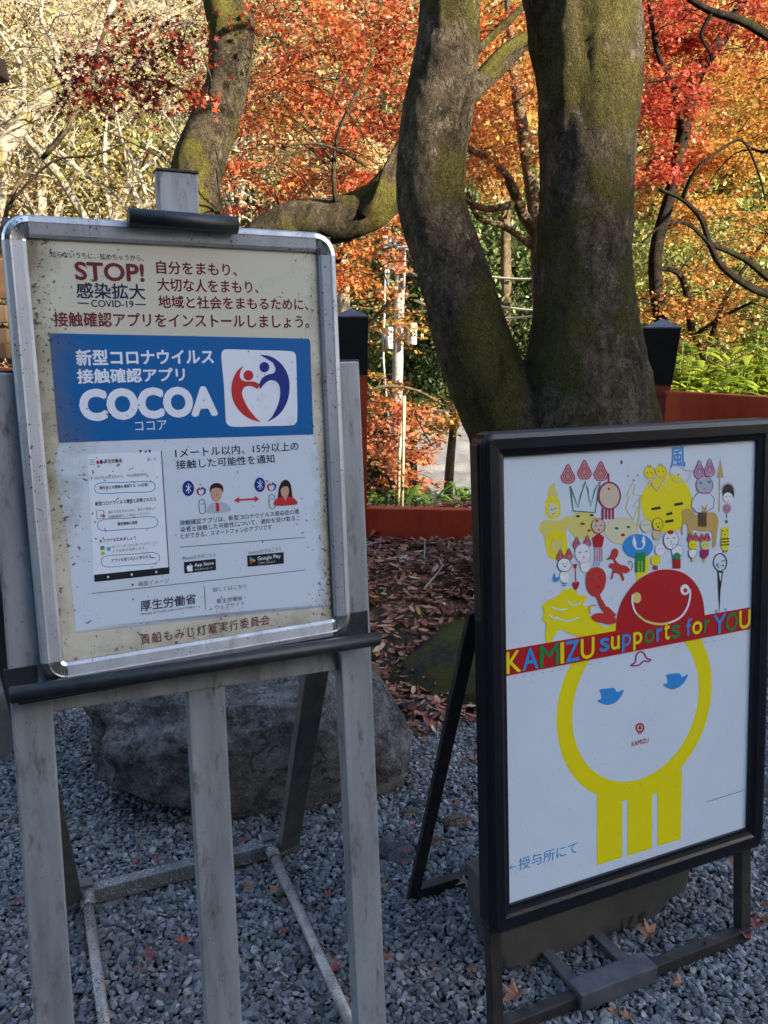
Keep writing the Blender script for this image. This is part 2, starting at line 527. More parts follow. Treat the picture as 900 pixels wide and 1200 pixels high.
F = np.stack([I[:-1, :-1], I[:-1, 1:], I[1:, 1:], I[1:, :-1]], -1).reshape(-1, 4)
tag(npmesh('ground', np.stack([GX, GY, GZ], -1).reshape(-1, 3), F, M['ground'], smooth=True), kind='structure')

# unseen wooded ridge added behind the viewer, its crest shaped to shade the foreground
hx = np.linspace(-80, 170, 501)
crest = 33.5 + .15 * np.sin(hx * .9) + .12 * np.sin(hx * 2.3 + 1) + .1 * rng.normal(0, .6, 501)
prof = [(-24, -.3), (-28, .22), (-34, .62), (-38, .88), (-40, 1.0), (-44, .96), (-60, .5)]
V = np.array([[(x, y + (0 if k < 0 else .0), max(c * k, -.3)) for x, c in zip(hx, crest)] for y, k in prof]).reshape(-1, 3)
I = np.arange(len(V)).reshape(len(prof), 501)
F = np.stack([I[:-1, :-1], I[:-1, 1:], I[1:, 1:], I[1:, :-1]], -1).reshape(-1, 4)
tag(npmesh('shade_ridge', V, F, M['shade_hill']), kind='structure')

# ------------------------------------------------------------------ red fence
def fence_post(label, x, y, z0, z1, w, yaw, neck):
    root = thing('fence_post', label, 'fence post', (x, y, z0), 'black capped posts of the red fence')
    ax = Vector((math.cos(yaw), math.sin(yaw), 0)); ay = Vector((-math.sin(yaw), math.cos(yaw), 0)); az = Vector((0, 0, 1))
    def frustum(mb, za, zb, wa, wb, mi=0, bot=True):
        c = Vector((x, y, 0)); P = []
        for z, q in ((za, wa), (zb, wb)):
            for sx, sy in ((-1, -1), (1, -1), (1, 1), (-1, 1)):
                P.append(c + ax * (sx * q / 2) + ay * (sy * q / 2) + az * z)
        mb.add(P, [(3, 2, 1, 0), (4, 5, 6, 7)] + [(i, (i + 1) % 4, 4 + (i + 1) % 4, 4 + i) for i in range(4)], mi)
    hc = .285
    b = MB()
    if neck:
        frustum(b, z0, z1 - hc - .05, w * .80, w * .80)
        frustum(b, z1 - hc - .05, z1 - hc - .042, w * .84, w * .84)
        frustum(b, z1 - hc - .042, z1 - hc, w * .66, w * .66)
    else:
        frustum(b, z0, z1 - hc, w * .84, w * .93)
    b.build('post_body', M['redold'] if neck else M['rail'], root)
    c = MB()
    if neck: frustum(c, z1 - hc, z1 - .035, w * .72, w)
    else: frustum(c, z1 - hc, z1 - .022, w * .95, w)
    cap = c.build('post_cap', M['cap'], root)
    t = MB()
    cc = Vector((x, y, 0)); zt = z1 - (.035 if neck else .022)
    P = [cc + ax * (sx * w * .515) + ay * (sy * w * .515) + az * zt for sx, sy in ((-1, -1), (1, -1), (1, 1), (-1, 1))]
    P += [p + az * .006 for p in P] + [cc + az * (zt + .045)]
    t.add(P, [(3, 2, 1, 0)] + [(i, (i + 1) % 4, 4 + (i + 1) % 4, 4 + i) for i in range(4)] + [(4 + i, 4 + (i + 1) % 4, 8) for i in range(4)])
    t.build('cap_top', M['captop'], cap)
    return root
A = (-.155, 4.05); B = (1.275, 3.93)
zt = CAMH + ray(414, 372).z * 4.05 / ray(414, 372).y
fence_post('red fence post with black cap beside the easel and aluminium frame', A[0], A[1], .25, zt + .02, .158, .04, False)
fence_post('faded red fence post with black pyramid cap behind the big tree trunk', B[0], B[1], .25, CAMH + ray(768, 380).z * 3.93 / ray(768, 380).y + .015, .163, -.35, True)
def rail(name, label, p, q, h, t, mat='rail'):
    mb = MB(); mb.bar(p, q, (0, 0, 1), t, h, bev=.006)
    ob = mb.build(name, M[mat])
    recentre(ob, (Vector(p) + Vector(q)) / 2)
    return tag(ob, label, 'fence rail', 'rails of the red fence')
zr = at(500, 597, 3.99).z; zr2 = at(500, 637, 3.99).z
rail('fence_rail', 'low red fence rail above the leaf litter between easel and right signboard', (A[0] + .07, A[1], (zr + zr2) / 2), (B[0] - .07, B[1] + .02, (zr + zr2) / 2), zr - zr2, .07)
pc0 = at(786, 458, 3.88); pc1 = at(903, 468, 3.36)
hz = .17
rail('fence_rail', 'red fence rail running right from the pyramid capped post', (pc0.x, pc0.y, pc0.z - hz / 2), (pc1.x + (pc1.x - pc0.x) * 2.2, pc1.y + (pc1.y - pc0.y) * 2.2, pc1.z - hz / 2 + .03), hz, .07)
pl = at(4, 430, 7.2)
rail('fence_rail', 'red fence rail seen at left edge beyond the easel leg', (A[0] - .08, A[1] + .05, zr + .5), (pl.x - .6, pl.y + .5, pl.z - .085), .17, .07)

# ------------------------------------------------------------------ big double maple trunk
def pxpath(rows, Y, squash=1.0):
    """rows: (py, left px, right px) -> list of (centre, radius)"""
    out = []
    for py, a, b in rows:
        p = at((a + b) / 2, py, Y)
        out.append((p, pxr((a + b) / 2, py, Y, (b - a) / 2) * squash))
    return out
def rough_trunk(mb, path, n=90, amp=.035, fq=5.0, seed=0, sub=13):
    P, R = smooth_path([p for p, r in path], [r for p, r in path], sub)
    o = len(mb.v)
    mb.tube(P, R, n)
    for i in range(len(P) * n):
        k = i // n
        v = Vector(mb.v[o + i]); c = P[k]; d = v - c
        q = Vector((v.x * fq, v.y * fq, v.z * fq * .45)) + Vector((seed, 0, 0))
        f = 1 + amp * 2.2 * mnoise.noise(q) + amp * mnoise.noise(q * 2.7) + amp * .6 * mnoise.noise(q * 7.0) + .016 * mnoise.noise(Vector((v.x * 38, v.y * 38, v.z * 26))) + .011 * mnoise.noise(v * 85)
        mb.v[o + i] = tuple(c + d * f)
right = [(690, 575, 800), (600, 590, 782), (540, 602, 775), (500, 606, 769), (450, 612, 759), (400, 619, 752), (350, 626, 746), (300, 631, 741), (200, 634, 742), (100, 629, 748), (40, 620, 748), (-30, 612, 744), (-130, 600, 742), (-260, 585, 740)]
left = [(640, 570, 690), (560, 560, 675), (500, 545, 642), (450, 527, 620), (400, 509, 599), (350, 496, 581), (300, 484, 563), (240, 466, 545), (200, 463, 548), (150, 468, 553), (100, 478, 557), (50, 487, 560), (0, 491, 563), (-80, 500, 568), (-200, 520, 580)]
big = thing('maple_tree', 'big mossy double trunked maple standing behind the black signboard', 'tree', (1.0, 3.42, .3))
mb = MB()
rough_trunk(mb, pxpath(right, 3.44), amp=.042, seed=3)
rough_trunk(mb, pxpath(left, 3.40), amp=.040, seed=9, fq=6)
mb.build('trunk', M['bark_big'], big, fix=False)
# crown above the picture
mb = MB(); C = []; Nn = []
tops = [at(663, -260, 3.44), at(550, -200, 3.4)]
for k in range(12):
    p = tops[k % 2]; a = random.uniform(0, 6.28); L = random.uniform(.8, 2.2)
    c = Vector((p.x + math.cos(a) * L, max(2.9, p.y + math.sin(a) * L * .7), random.uniform(3.9, 5.2)))
    m = p.lerp(c, .5) + Vector((0, 0, .3))
    P, R = smooth_path([p - Vector((0, 0, .1)), m, c], [.05, .03, .008], 4); mb.tube(P, R, 6)
    n = 90
    X = rng.normal(0, 1, (n, 3)) * np.array([.35, .35, .12]) + np.array(tuple(c)); C.append(X)
    nn = rng.normal(0, .5, (n, 3)); nn[:, 2] += .9; Nn.append(nn)
mb.build('branches', M['bark_big'], big, fix=False)
V, F = scatter(MAPLE, np.concatenate(C), np.concatenate(Nn), .032)
npmesh('crown', V, F, M['redorange'], big)

# ------------------------------------------------------------------ maple with the mossy side limb
T2 = 5.6
up = [(560, 205, 285), (430, 205, 275), (300, 205, 262), (240, 207, 258), (200, 201, 261), (150, 221, 276), (100, 241, 290), (60, 245, 296), (30, 244, 297), (0, 239, 281), (-60, 236, 276), (-160, 240, 272)]
mt = thing('maple_tree', 'leaning mossy maple behind the easel with a thick yellow-green side limb', 'tree', at(245, 560, T2))
mb = MB()
rough_trunk(mb, pxpath(up, T2), n=60, amp=.03, seed=21)
limb = [(330, 250, 20, 5.6), (300, 285, 27, 5.5), (262, 345, 25, 5.4), (258, 395, 25, 5.35), (240, 438, 25, 5.3), (205, 470, 21, 5.3), (160, 503, 17, 5.35), (118, 540, 14, 5.5), (78, 585, 10, 5.7), (40, 625, 8, 5.9), (-20, 690, 6, 6.1)]
rough_trunk(mb, [(at(x, y, Y), pxr(x, y, Y, r)) for y, x, r, Y in limb], n=48, amp=.035, seed=4)
def br(mb, rows, n=7, k=4):
    P, R = smooth_path([at(x, y, Y) for x, y, r, Y in rows], [pxr(x, y, Y, r) for x, y, r, Y in rows], k)
    mb.tube(P, R, n)
br(mb, [(425, 250, 7, 5.2), (440, 235, 6, 5.15), (452, 200, 5, 5.15), (470, 165, 4, 5.2), (482, 130, 3, 5.3)])
br(mb, [(393, 236, 3.2, 5.25), (391, 195, 2.6, 5.2), (398, 150, 2, 5.2), (420, 105, 1.6, 5.2), (438, 60, 1.2, 5.2)])
br(mb, [(391, 190, 2.2, 5.2), (368, 160, 1.7, 5.2), (340, 135, 1.2, 5.2)], 5)
br(mb, [(430, 195, 2.6, 5.2), (405, 180, 2, 5.15), (370, 168, 1.6, 5.1), (330, 172, 1.2, 5.1)], 5)
br(mb, [(560, 95, 9, 5.6), (590, 62, 8, 5.6), (625, 40, 7, 5.7), (660, 22, 6, 5.8)])
br(mb, [(558, 60, 5, 5.8), (595, 25, 4, 5.9), (640, -15, 4, 6)])
br(mb, [(232, 122, 2.4, 5.5), (218, 108, 2, 5.3), (195, 97, 1.6, 5.1), (165, 92, 1.2, 5)], 5)
br(mb, [(243, 118, 2, 5.5), (247, 95, 1.6, 5.4), (240, 70, 1.2, 5.3)], 5)
for rows in ([(391, 172, 1.3, 5.2), (352, 176, 1.1, 5.1), (322, 192, .8, 5.0), (296, 203, .6, 5.0)], [(391, 172, 1.2, 5.2), (418, 178, 1, 5.2), (442, 193, .7, 5.2)], [(388, 200, 1.2, 5.2), (372, 182, 1.1, 5.2), (345, 160, 1, 5.1), (310, 135, .8, 5.1), (285, 128, .6, 5.1)],
             [(400, 128, 1.1, 5.2), (385, 107, .9, 5.1), (360, 95, .7, 5.1)], [(405, 128, 1.1, 5.2), (420, 150, .9, 5.1), (445, 182, .7, 5.1)], [(420, 105, 1.2, 5.2), (432, 80, 1, 5.2), (440, 30, .7, 5.2), (452, -10, .5, 5.2)], [(416, 112, 1, 5.2), (395, 70, .9, 5.3), (380, 20, .6, 5.3)],
             [(330, 250, 1.4, 5.4), (322, 215, 1.1, 5.5), (335, 180, .8, 5.6)], [(372, 238, 1.2, 5.4), (352, 205, 1, 5.5), (330, 190, .8, 5.6)]):
    br(mb, rows, 5)
mb.build('trunk', M['bark_moss'], mt, fix=False)
def crown_mesh(root, name, cl, lm, n, size, tmpl=MAPLE, flat=.3, upb=.9, bark='bark_dark', twr=.0025, gaps=True):
    C, Nn = [], []; mb = MB()
    for c, r in cl:
        k = max(5, int(n * random.uniform(.6, 1.4)))
        rad = np.sqrt(rng.uniform(0, 1, k)) * r; th = rng.uniform(0, 6.28, 5)[rng.integers(0, 5, k)] + rng.normal(0, .4, k)
        X = np.stack([np.cos(th) * rad, np.sin(th) * rad, rng.normal(0, flat * .5, k) * r - .25 * rad * rad / r], 1)
        t = rng.normal(0, .25, 2); X[:, 2] += t[0] * X[:, 0] + t[1] * X[:, 1]
        X = X + np.array(tuple(c)); X = X[gapmask(X)] if gaps else X; k = len(X)
        C.append(X); nn = rng.normal(0, .55, (k, 3)); nn[:, 2] += upb; Nn.append(nn)
        for q in range(4):
            a = random.uniform(0, 6.28); e = Vector(c) + Vector((math.cos(a), math.sin(a), random.uniform(-.3, .3))) * r
            s = Vector(c) + Vector((-math.cos(a), -math.sin(a), random.uniform(-.3, .3))) * r * .5
            mb.tube([s, (s + e) / 2 + Vector((0, 0, .05)), e], [twr * 1.4, twr, twr * .6], 3, cap=False)
    C = np.concatenate(C); V, F = scatter(tmpl, C, np.concatenate(Nn), size * rng.uniform(.65, 1.3, len(C)))
    npmesh(name, V, F, lm, root)
    mb.build('twigs', M[bark], root, fix=False)
random.seed(31)
crown_mesh(mt, 'leaf_spray', region(98, 225, 55, 118, 4.7, 5.3, 22, .14, .24) + region(150, 235, 28, 75, 4.8, 5.3, 9, .12, .2) + region(75, 130, 95, 120, 4.8, 5.2, 3, .1, .16), M['shaded_red'], 36, .023, flat=.5, upb=.5, gaps=False, twr=.0013)
crown_mesh(mt, 'crown', region(290, 480, -60, 110, 5.7, 7.8, 34, .3, .55) + region(265, 470, 60, 215, 5.9, 8.4, 34, .3, .5) + region(260, 400, 170, 262, 6.2, 8.2, 9, .25, .45) + region(545, 640, -40, 70, 6, 8, 8, .3, .5), M['red'], 420, .021, flat=.16)

# ------------------------------------------------------------------ other maples, nearest first
random.seed(77)
def T(rows):      # (px, py, half width px, Y)
    return [(at(x, y, Y), pxr(x, y, Y, r)) for x, y, r, Y in rows]
tree('maple_tree', 'slender tan maple with red leaves seen between the two big trunks', T([(660, 560, 13, 8.6), (640, 450, 10, 8.6), (633, 350, 9.5, 8.6), (628, 260, 9, 8.6), (617, 180, 8, 8.6), (606, 110, 7, 8.6), (598, 40, 5, 8.6), (592, -40, 3, 8.6)]),
     [T([(629, 275, 8, 8.6), (612, 250, 6.5, 8.5), (598, 215, 6, 8.4), (575, 188, 5, 8.3), (548, 174, 4, 8.2)]), T([(600, 240, 5, 8.4), (570, 245, 4, 8.2), (545, 235, 3, 8.1)]), T([(625, 290, 4, 8.6), (590, 265, 3.5, 8.4), (560, 255, 3, 8.3), (548, 225, 2.5, 8.3)])],
     region(545, 640, 70, 190, 7.6, 9.2, 20, .28, .45) + region(548, 580, 195, 215, 7.4, 8, 2, .2, .25), M['redorange'], M['bark_tan'], 270, .024, flat=.16, gaps=True)
tree('maple_tree', 'crimson maple right of the thickest trunk', T([(800, 470, 9, 7.4), (775, 380, 8, 7.3), (768, 300, 8, 7.2), (785, 230, 7, 7.2), (800, 160, 8, 7.2), (815, 90, 9, 7.2), (850, 40, 7, 7.4), (880, -20, 5, 7.6)]),
     [T([(800, 160, 6, 7.2), (790, 110, 4, 7), (770, 60, 3, 6.8), (760, 0, 2, 6.8)])],
     region(738, 808, -40, 120, 6.4, 7.6, 26, .25, .42) + region(735, 800, 100, 215, 6.6, 7.8, 20, .25, .4) + region(830, 930, -30, 60, 6.6, 8, 12, .28, .45), M['crimson'], M['bark_dark'], 330, .023, flat=.18, gaps=True)
tree('maple_tree', 'orange and gold maple spreading at the right edge with curved dark boughs', T([(985, 520, 16, 6.6), (960, 420, 12, 6.6), (925, 358, 6, 6.4), (880, 337, 4.5, 6.2), (848, 314, 4, 6.1), (832, 287, 3.6, 6), (822, 257, 3.2, 6), (800, 234, 2.6, 5.9), (772, 222, 2, 5.9)]),
     [T([(950, 395, 8, 6.6), (930, 345, 5, 6.5), (900, 325, 4.5, 6.3), (870, 302, 3.5, 6.2), (830, 285, 3, 6.1)]), T([(960, 420, 12, 6.6), (985, 250, 9, 6.4), (940, 70, 7, 5.8), (900, 42, 5.5, 5.6), (868, 24, 5, 5.5), (835, 14, 4, 5.5), (806, -2, 3.4, 5.5)]),
      T([(833, 288, 2.5, 6), (805, 262, 2, 5.9), (775, 265, 1.6, 5.8), (752, 285, 1.2, 5.8)]), T([(800, 232, 3, 5.9), (815, 200, 2.2, 5.8), (845, 175, 1.8, 5.8), (870, 165, 1.5, 5.8), (888, 200, 1.3, 5.8), (897, 235, 1.2, 5.8)]), T([(835, 14, 3, 5.5), (822, 40, 2, 5.5), (832, 62, 1.5, 5.5)])],
     region(800, 970, 60, 200, 7.4, 9.5, 52, .3, .5) + region(745, 830, 180, 260, 7.5, 9, 12, .25, .45), M['amber'], M['bark_dark'], 320, .025, flat=.14, gaps=True)
random.seed(12)
tree('maple_tree', 'low layered orange maple behind the pyramid capped fence post', T([(840, 480, 6, 7.5), (826, 420, 5, 7.4), (812, 395, 4.5, 7.4), (806, 350, 4, 7.3), (795, 320, 3.5, 7.3), (770, 314, 2.5, 7.2)]),
     [T([(826, 420, 3, 7.4), (850, 350, 2.5, 7.4), (890, 290, 2, 7.5), (905, 270, 2, 7.6)]), T([(812, 395, 3, 7.4), (845, 372, 2.2, 7.3), (880, 355, 2, 7.2)])],
     region(752, 940, 320, 400, 6.8, 8.2, 34, .22, .4) + region(765, 950, 215, 320, 7, 8.6, 24, .22, .38), M['orange'], M['bark_dark'], 150, .025, flat=.12, gaps=True)
tree('maple_tree', 'rusty orange maple in front of the utility pole', T([(372, 560, 7, 7.5), (380, 480, 6, 7.5), (372, 400, 5, 7.4), (385, 330, 4, 7.4), (410, 280, 3, 7.4)]),
     [T([(380, 450, 3.5, 7.5), (420, 395, 2.6, 7.3), (460, 350, 2, 7.2)])],
     region(388, 450, 278, 345, 6.6, 8, 14, .25, .4) + region(440, 472, 255, 300, 7, 8, 3, .2, .3), M['redorange'], M['bark_dark'], 130, .026, flat=.14)
tree('maple_tree', 'thin amber maple sprays crossing the utility pole', T([(360, 600, 6, 8.2), (375, 520, 5, 8.2), (385, 440, 4, 8.1), (400, 380, 3, 8)]),
     [T([(375, 520, 3, 8.2), (430, 460, 2.2, 7.9), (480, 455, 1.6, 7.8), (520, 475, 1.2, 7.8)])],
     region(395, 500, 325, 400, 7.4, 8.8, 10, .2, .34) + region(430, 520, 400, 480, 7.4, 8.8, 7, .18, .3), M['orange'], M['bark_tan'], 100, .026, flat=.12)
tree('maple_shrub', 'low salmon coloured maple shrub below the utility pole', T([(470, 620, 5, 6.6), (462, 575, 4, 6.6), (450, 540, 3, 6.6), (440, 510, 2, 6.6)]),
     [T([(462, 575, 3, 6.6), (490, 540, 2, 6.6), (505, 520, 1.5, 6.6)]), T([(465, 590, 3, 6.6), (430, 560, 2, 6.6)])],
     region(425, 478, 490, 560, 6, 7.2, 18, .14, .24) + region(470, 505, 520, 580, 6.2, 7, 7, .12, .18) + region(428, 500, 470, 500, 6.4, 7.6, 6, .14, .22), M['salmon'], M['bark_dark'], 90, .026, cat='shrub', flat=.25)

# evergreens in the middle, sunlit
random.seed(5)
def round_tree(name, label, px, py0, Y, rows, lm, bm_, n, ls, tmpl=OVAL, group=None, flat=.7, up=.3):
    b = at(px, py0, Y)
    top = min(rows, key=lambda r: r[2])[2]
    return tree(name, label, T([(px, py0, 9, Y), (px + 3, (py0 + top) / 2 + 60, 7, Y), (px, top + 20, 3, Y)]), [], sum([region(*r) for r in rows], []), lm, bm_, n, ls, tmpl, flat, up, group=group, twigs=2)
round_tree('evergreen_tree', 'dark green evergreen behind the utility pole', 475, 640, 15, [(395, 520, 380, 520, 14, 17, 34, .5, .9), (430, 520, 270, 390, 14.5, 17, 16, .5, .9)], M['green'], M['bark_dark'], 330, .055)
round_tree('evergreen_tree', 'sunlit green evergreen seen between the two big trunks', 600, 640, 14, [(535, 650, 300, 520, 13, 16, 48, .5, .85), (540, 640, 235, 310, 14, 16, 10, .45, .7)], M['green'], M['bark_dark'], 330, .052)
round_tree('broadleaf_tree', 'yellow-green broadleaf tree behind the orange sprays at right', 830, 640, 12.5, [(740, 960, 260, 440, 11.5, 14.5, 60, .45, .8)], M['olive'], M['bark_tan'], 300, .05)
round_tree('broadleaf_tree', 'pale olive tree standing beyond the upper right branches', 880, 600, 17, [(740, 980, 120, 300, 15.5, 18.5, 46, .6, 1.0)], M['olive'], M['bark_tan'], 280, .065)
round_tree('broadleaf_tree', 'pale yellow tree filling the gaps behind the red leaves', 400, 640, 12, [(300, 500, -40, 260, 10.5, 13.5, 40, .45, .75)], M['cream'], M['bark_pale'], 170, .05, MAPLE)
round_tree('broadleaf_tree', 'tall yellow tree behind the crimson leaves at upper right', 800, 600, 14, [(735, 960, -60, 160, 12.5, 15.5, 42, .5, .85)], M['gold'], M['bark_tan'], 210, .045, MAPLE)
round_tree('broadleaf_tree', 'amber tree behind the slender tan maple', 590, 640, 13, [(535, 660, -40, 240, 11, 13, 36, .45, .75)], M['orange'], M['bark_tan'], 240, .05, MAPLE)
# ------------------------------------------------------------------ pale bare trees on the left slope
random.seed(41)
def bare_tree(label, base, d0, L0, r0, depth=5, leafy=None, nleaf=0, seed=1, lean=0.0, group='pale bare trees on the left slope'):
    rnd = random.Random(seed)
    root = thing('bare_tree', label, 'tree', base, group)
    mb = MB(); tips = []
    def grow(p, d, L, r, k):
        n = 4
        P = [p]; R = [r]; q = Vector(p); dd = Vector(d)
        for i in range(n):
            dd = (dd + Vector((rnd.gauss(0, .16), rnd.gauss(0, .16), rnd.gauss(.03, .14)))).normalized()
            q = q + dd * (L / n); P.append(q.copy()); R.append(r * (1 - .42 * (i + 1) / n))
        mb.tube(P, R, 8 if k >= depth else (5 if k > 2 else 3), cap=False)
        if k <= 2: tips.append((P[-1], L)); tips.append((P[2], L))
        if k == 0: return
        for j in range(3 if k < depth else 4):
            i = rnd.choice((2, 3, 4)) if j else 4
            a = rnd.uniform(0, 6.28); sp = rnd.uniform(.35, .95)
            o = dd.orthogonal().normalized(); o2 = dd.cross(o)
            nd = (dd + (o * math.cos(a) + o2 * math.sin(a)) * sp + Vector((0, 0, .05))).normalized()
            grow(P[i], nd, L * rnd.uniform(.6, .85), max(R[i] * rnd.uniform(.5, .75), .004), k - 1)
    grow(Vector(base), Vector(d0).normalized(), L0, r0, depth)
    mb.build('trunk', M['bark_pale'], root, fix=False)
    if nleaf:
        pts = np.array([tuple(t[0]) for t in tips]); Ls = np.array([t[1] for t in tips])
        k = rng.integers(0, len(pts), nleaf)
        C = pts[k] + rng.normal(0, .45, (nleaf, 3)) * Ls[k][:, None]
        nn = rng.normal(0, .6, (nleaf, 3)); nn[:, 2] += .5
        V, F = scatter(KITE, C, nn, .026 * rng.uniform(.6, 1.3, nleaf))
        npmesh('crown', V, F, leafy, root)
    return root
def toward(a, b):
    return (Vector(b) - Vector(a))
def T(rows): return [(at(x, y, Y), pxr(x, y, Y, r)) for x, y, r, Y in rows]
tree('bare_tree', 'thick pale bare trunk leaning up to the right at the left edge', T([(-120, 330, 13, 9), (-50, 235, 12, 9), (0, 178, 11, 9), (38, 132, 9.5, 9), (72, 97, 8, 9), (98, 70, 6, 9), (122, 32, 4.5, 9), (140, -20, 3, 9)]),
     [T([(60, 110, 5, 9), (66, 60, 3.5, 8.9), (48, 20, 2.6, 8.8), (55, -20, 2, 8.8)]), T([(98, 70, 4, 9), (150, 48, 3, 9), (200, 20, 2.2, 9), (235, 2, 1.6, 9)]), T([(20, 155, 4, 9), (28, 90, 3, 9), (5, 45, 2.4, 9), (-20, 20, 2, 9)]), T([(80, 90, 3.5, 9), (130, 95, 2.6, 9), (180, 110, 2, 9), (215, 105, 1.4, 9)])],
     region(-10, 235, -20, 140, 8.3, 9.8, 46, .3, .5), M['cream'], M['bark_pale'], 16, .028, twigs=9, group='pale bare trees on the left slope', tw_r=.0036)
p0 = at(60, 400, 12); bare_tree('pale bare tree with spreading twigs behind the top of the easel', p0, toward(p0, at(110, 160, 12)), 2.6, .085, 5, M['cream'], 2600, 8)
p0 = at(180, 420, 13); bare_tree('thin pale bare tree left of the leaning mossy maple', p0, toward(p0, at(170, 200, 13)), 2.6, .075, 5, M['cream'], 2800, 15)
p0 = at(-40, 420, 10.5); bare_tree('pale bare tree low at the left edge with long side twigs', p0, toward(p0, at(40, 220, 10.5)), 2.2, .07, 5, M['cream'], 2000, 22)
p0 = at(300, 420, 14); bare_tree('pale bare tree among yellow leaves just right of the leaning mossy maple', p0, toward(p0, at(330, 180, 14)), 2.7, .08, 5, M['cream'], 2600, 29)
p0 = at(120, 300, 16); bare_tree('distant pale bare tree high on the left slope', p0, toward(p0, at(60, 20, 16)), 3.0, .09, 5, M['cream'], 3000, 35)
random.seed(43)
tree('maple_tree', 'thin pale maple with dark crooked bough at upper left', T([(-30, 420, 5, 7), (10, 240, 2.6, 7), (50, 185, 2.3, 7), (100, 120, 2, 7), (125, 85, 1.8, 7), (150, 60, 1.4, 7), (190, 40, 1, 7)]),
     [T([(50, 185, 3, 7), (85, 140, 2.5, 6.9), (70, 90, 2, 6.9), (40, 40, 1.5, 6.9), (20, 10, 1.2, 7)]), T([(100, 120, 3, 7), (125, 30, 2.5, 7), (160, -10, 2, 7)]), T([(10, 240, 2, 7), (60, 190, 1.6, 6.8), (110, 182, 1.3, 6.7), (150, 166, .9, 6.6)])],
     region(-20, 260, 150, 250, 8, 11, 14, .2, .4), M['cream'], M['bark_tan'], 50, .026, flat=.25)

# ------------------------------------------------------------------ trees of the far slope (copies of a few kinds)
random.seed(99)
def far_kind(lm, n, ls, tmpl, h, rx, bark, seed, sparse=False):
    r = np.random.default_rng(seed); rd = random.Random(seed)
    root = bpy.data.objects.new('hillside_tree', None); COL.objects.link(root)
    mb = MB(); mb.tube([(0, 0, -1.0), (.1, 0, h * .4), (0, .1, h * .9)], [.16, .12, .04], 6)
    C = []; Nn = []
    for k in range(26):
        z = rd.uniform(.2, 1) * h; a = rd.uniform(0, 6.28); q = rd.uniform(.3, 1) * rx * math.sqrt(max(.1, 1 - ((z / h - .5) / .62) ** 2))
        c = Vector((math.cos(a) * q, math.sin(a) * q, z))
        mb.tube([(0, 0, z * .7), (c.x * .5, c.y * .5, z * .9), c], [.05, .035, .015], 4, cap=False)
        if sparse:
            for q in range(9):
                s0 = Vector((c.x * rd.uniform(.2, 1), c.y * rd.uniform(.2, 1), c.z + rd.uniform(-.5, .1)))
                e0 = s0 + Vector((rd.gauss(0, .5), rd.gauss(0, .5), rd.uniform(0, .9)))
                mb.tube([s0, (s0 + e0) / 2 + Vector((rd.gauss(0, .1), rd.gauss(0, .1), .08)), e0], [.022, .016, .008], 3, cap=False)
        m = n // 26
        X = r.normal(0, 1, (m, 3)) * np.array([.62, .62, .34]) * (rx / 2.4) + np.array(tuple(c)); C.append(X)
        nn = r.normal(0, .7, (m, 3)); nn[:, 2] += .5; Nn.append(nn)
    C = np.concatenate(C); V, F = scatter(tmpl, C, np.concatenate(Nn), ls * r.uniform(.6, 1.3, len(C)), r)
    mb.build('trunk', bark, root, fix=False)
    npmesh('crown', V, F, lm, root)
    return root
KINDS = {
    'cream': far_kind(M['cream'], 3000, .055, KITE, 5.5, 2.3, M['bark_pale'], 1, True),
    'gold': far_kind(M['gold'], 4200, .085, KITE, 5.5, 2.4, M['bark_tan'], 2),
    'orange': far_kind(M['orange'], 4200, .085, KITE, 5.0, 2.4, M['bark_tan'], 3),
    'olive': far_kind(M['olive'], 4600, .09, OVAL, 6.0, 2.4, M['bark_tan'], 4),
    'green': far_kind(M['green'], 4800, .09, OVAL, 7.0, 2.3, M['bark_dark'], 5),
}
FL = {'cream': 'pale tan tree of the thin leaved kind on the far slope', 'gold': 'golden yellow tree standing on the far slope',
      'orange': 'orange leaved tree standing on the far slope', 'olive': 'olive green tree standing on the far slope', 'green': 'dark green evergreen standing on the far slope'}
used = {}
def put_far(kind, x, y, s, rz):
    src = KINDS[kind]
    if kind not in used:
        used[kind] = 1; r = src
    else:
        r = src.copy(); COL.objects.link(r)
        for ch in src.children:
            c = ch.copy(); COL.objects.link(c); c.parent = r
    r.location = (x, y, float(height(x, y)) - .1); r.scale = (s, s, s); r.rotation_euler = (0, 0, rz)
    tag(r, FL[kind], 'tree', kind + ' trees of the far slope')
for Y, nrow in ((17, 8), (19.5, 9), (22.5, 9), (26, 10), (30, 10), (35, 9)):
    for k in range(nrow):
        fx = -.56 + 1.12 * (k + random.uniform(.2, .8)) / nrow
        y = Y + random.uniform(-1, 1); x = fx * y
        if fx < -.18: kd = random.choice(['cream', 'cream', 'cream', 'cream', 'cream', 'gold', 'olive'])
        elif fx < .18: kd = random.choice(['green', 'olive', 'gold', 'cream', 'green'])
        else: kd = random.choice(['olive', 'gold', 'gold', 'orange', 'olive', 'cream'])
        put_far(kd, x, y, random.uniform(.8, 1.25) * (1 + (Y - 17) * .02), random.uniform(0, 6.28))

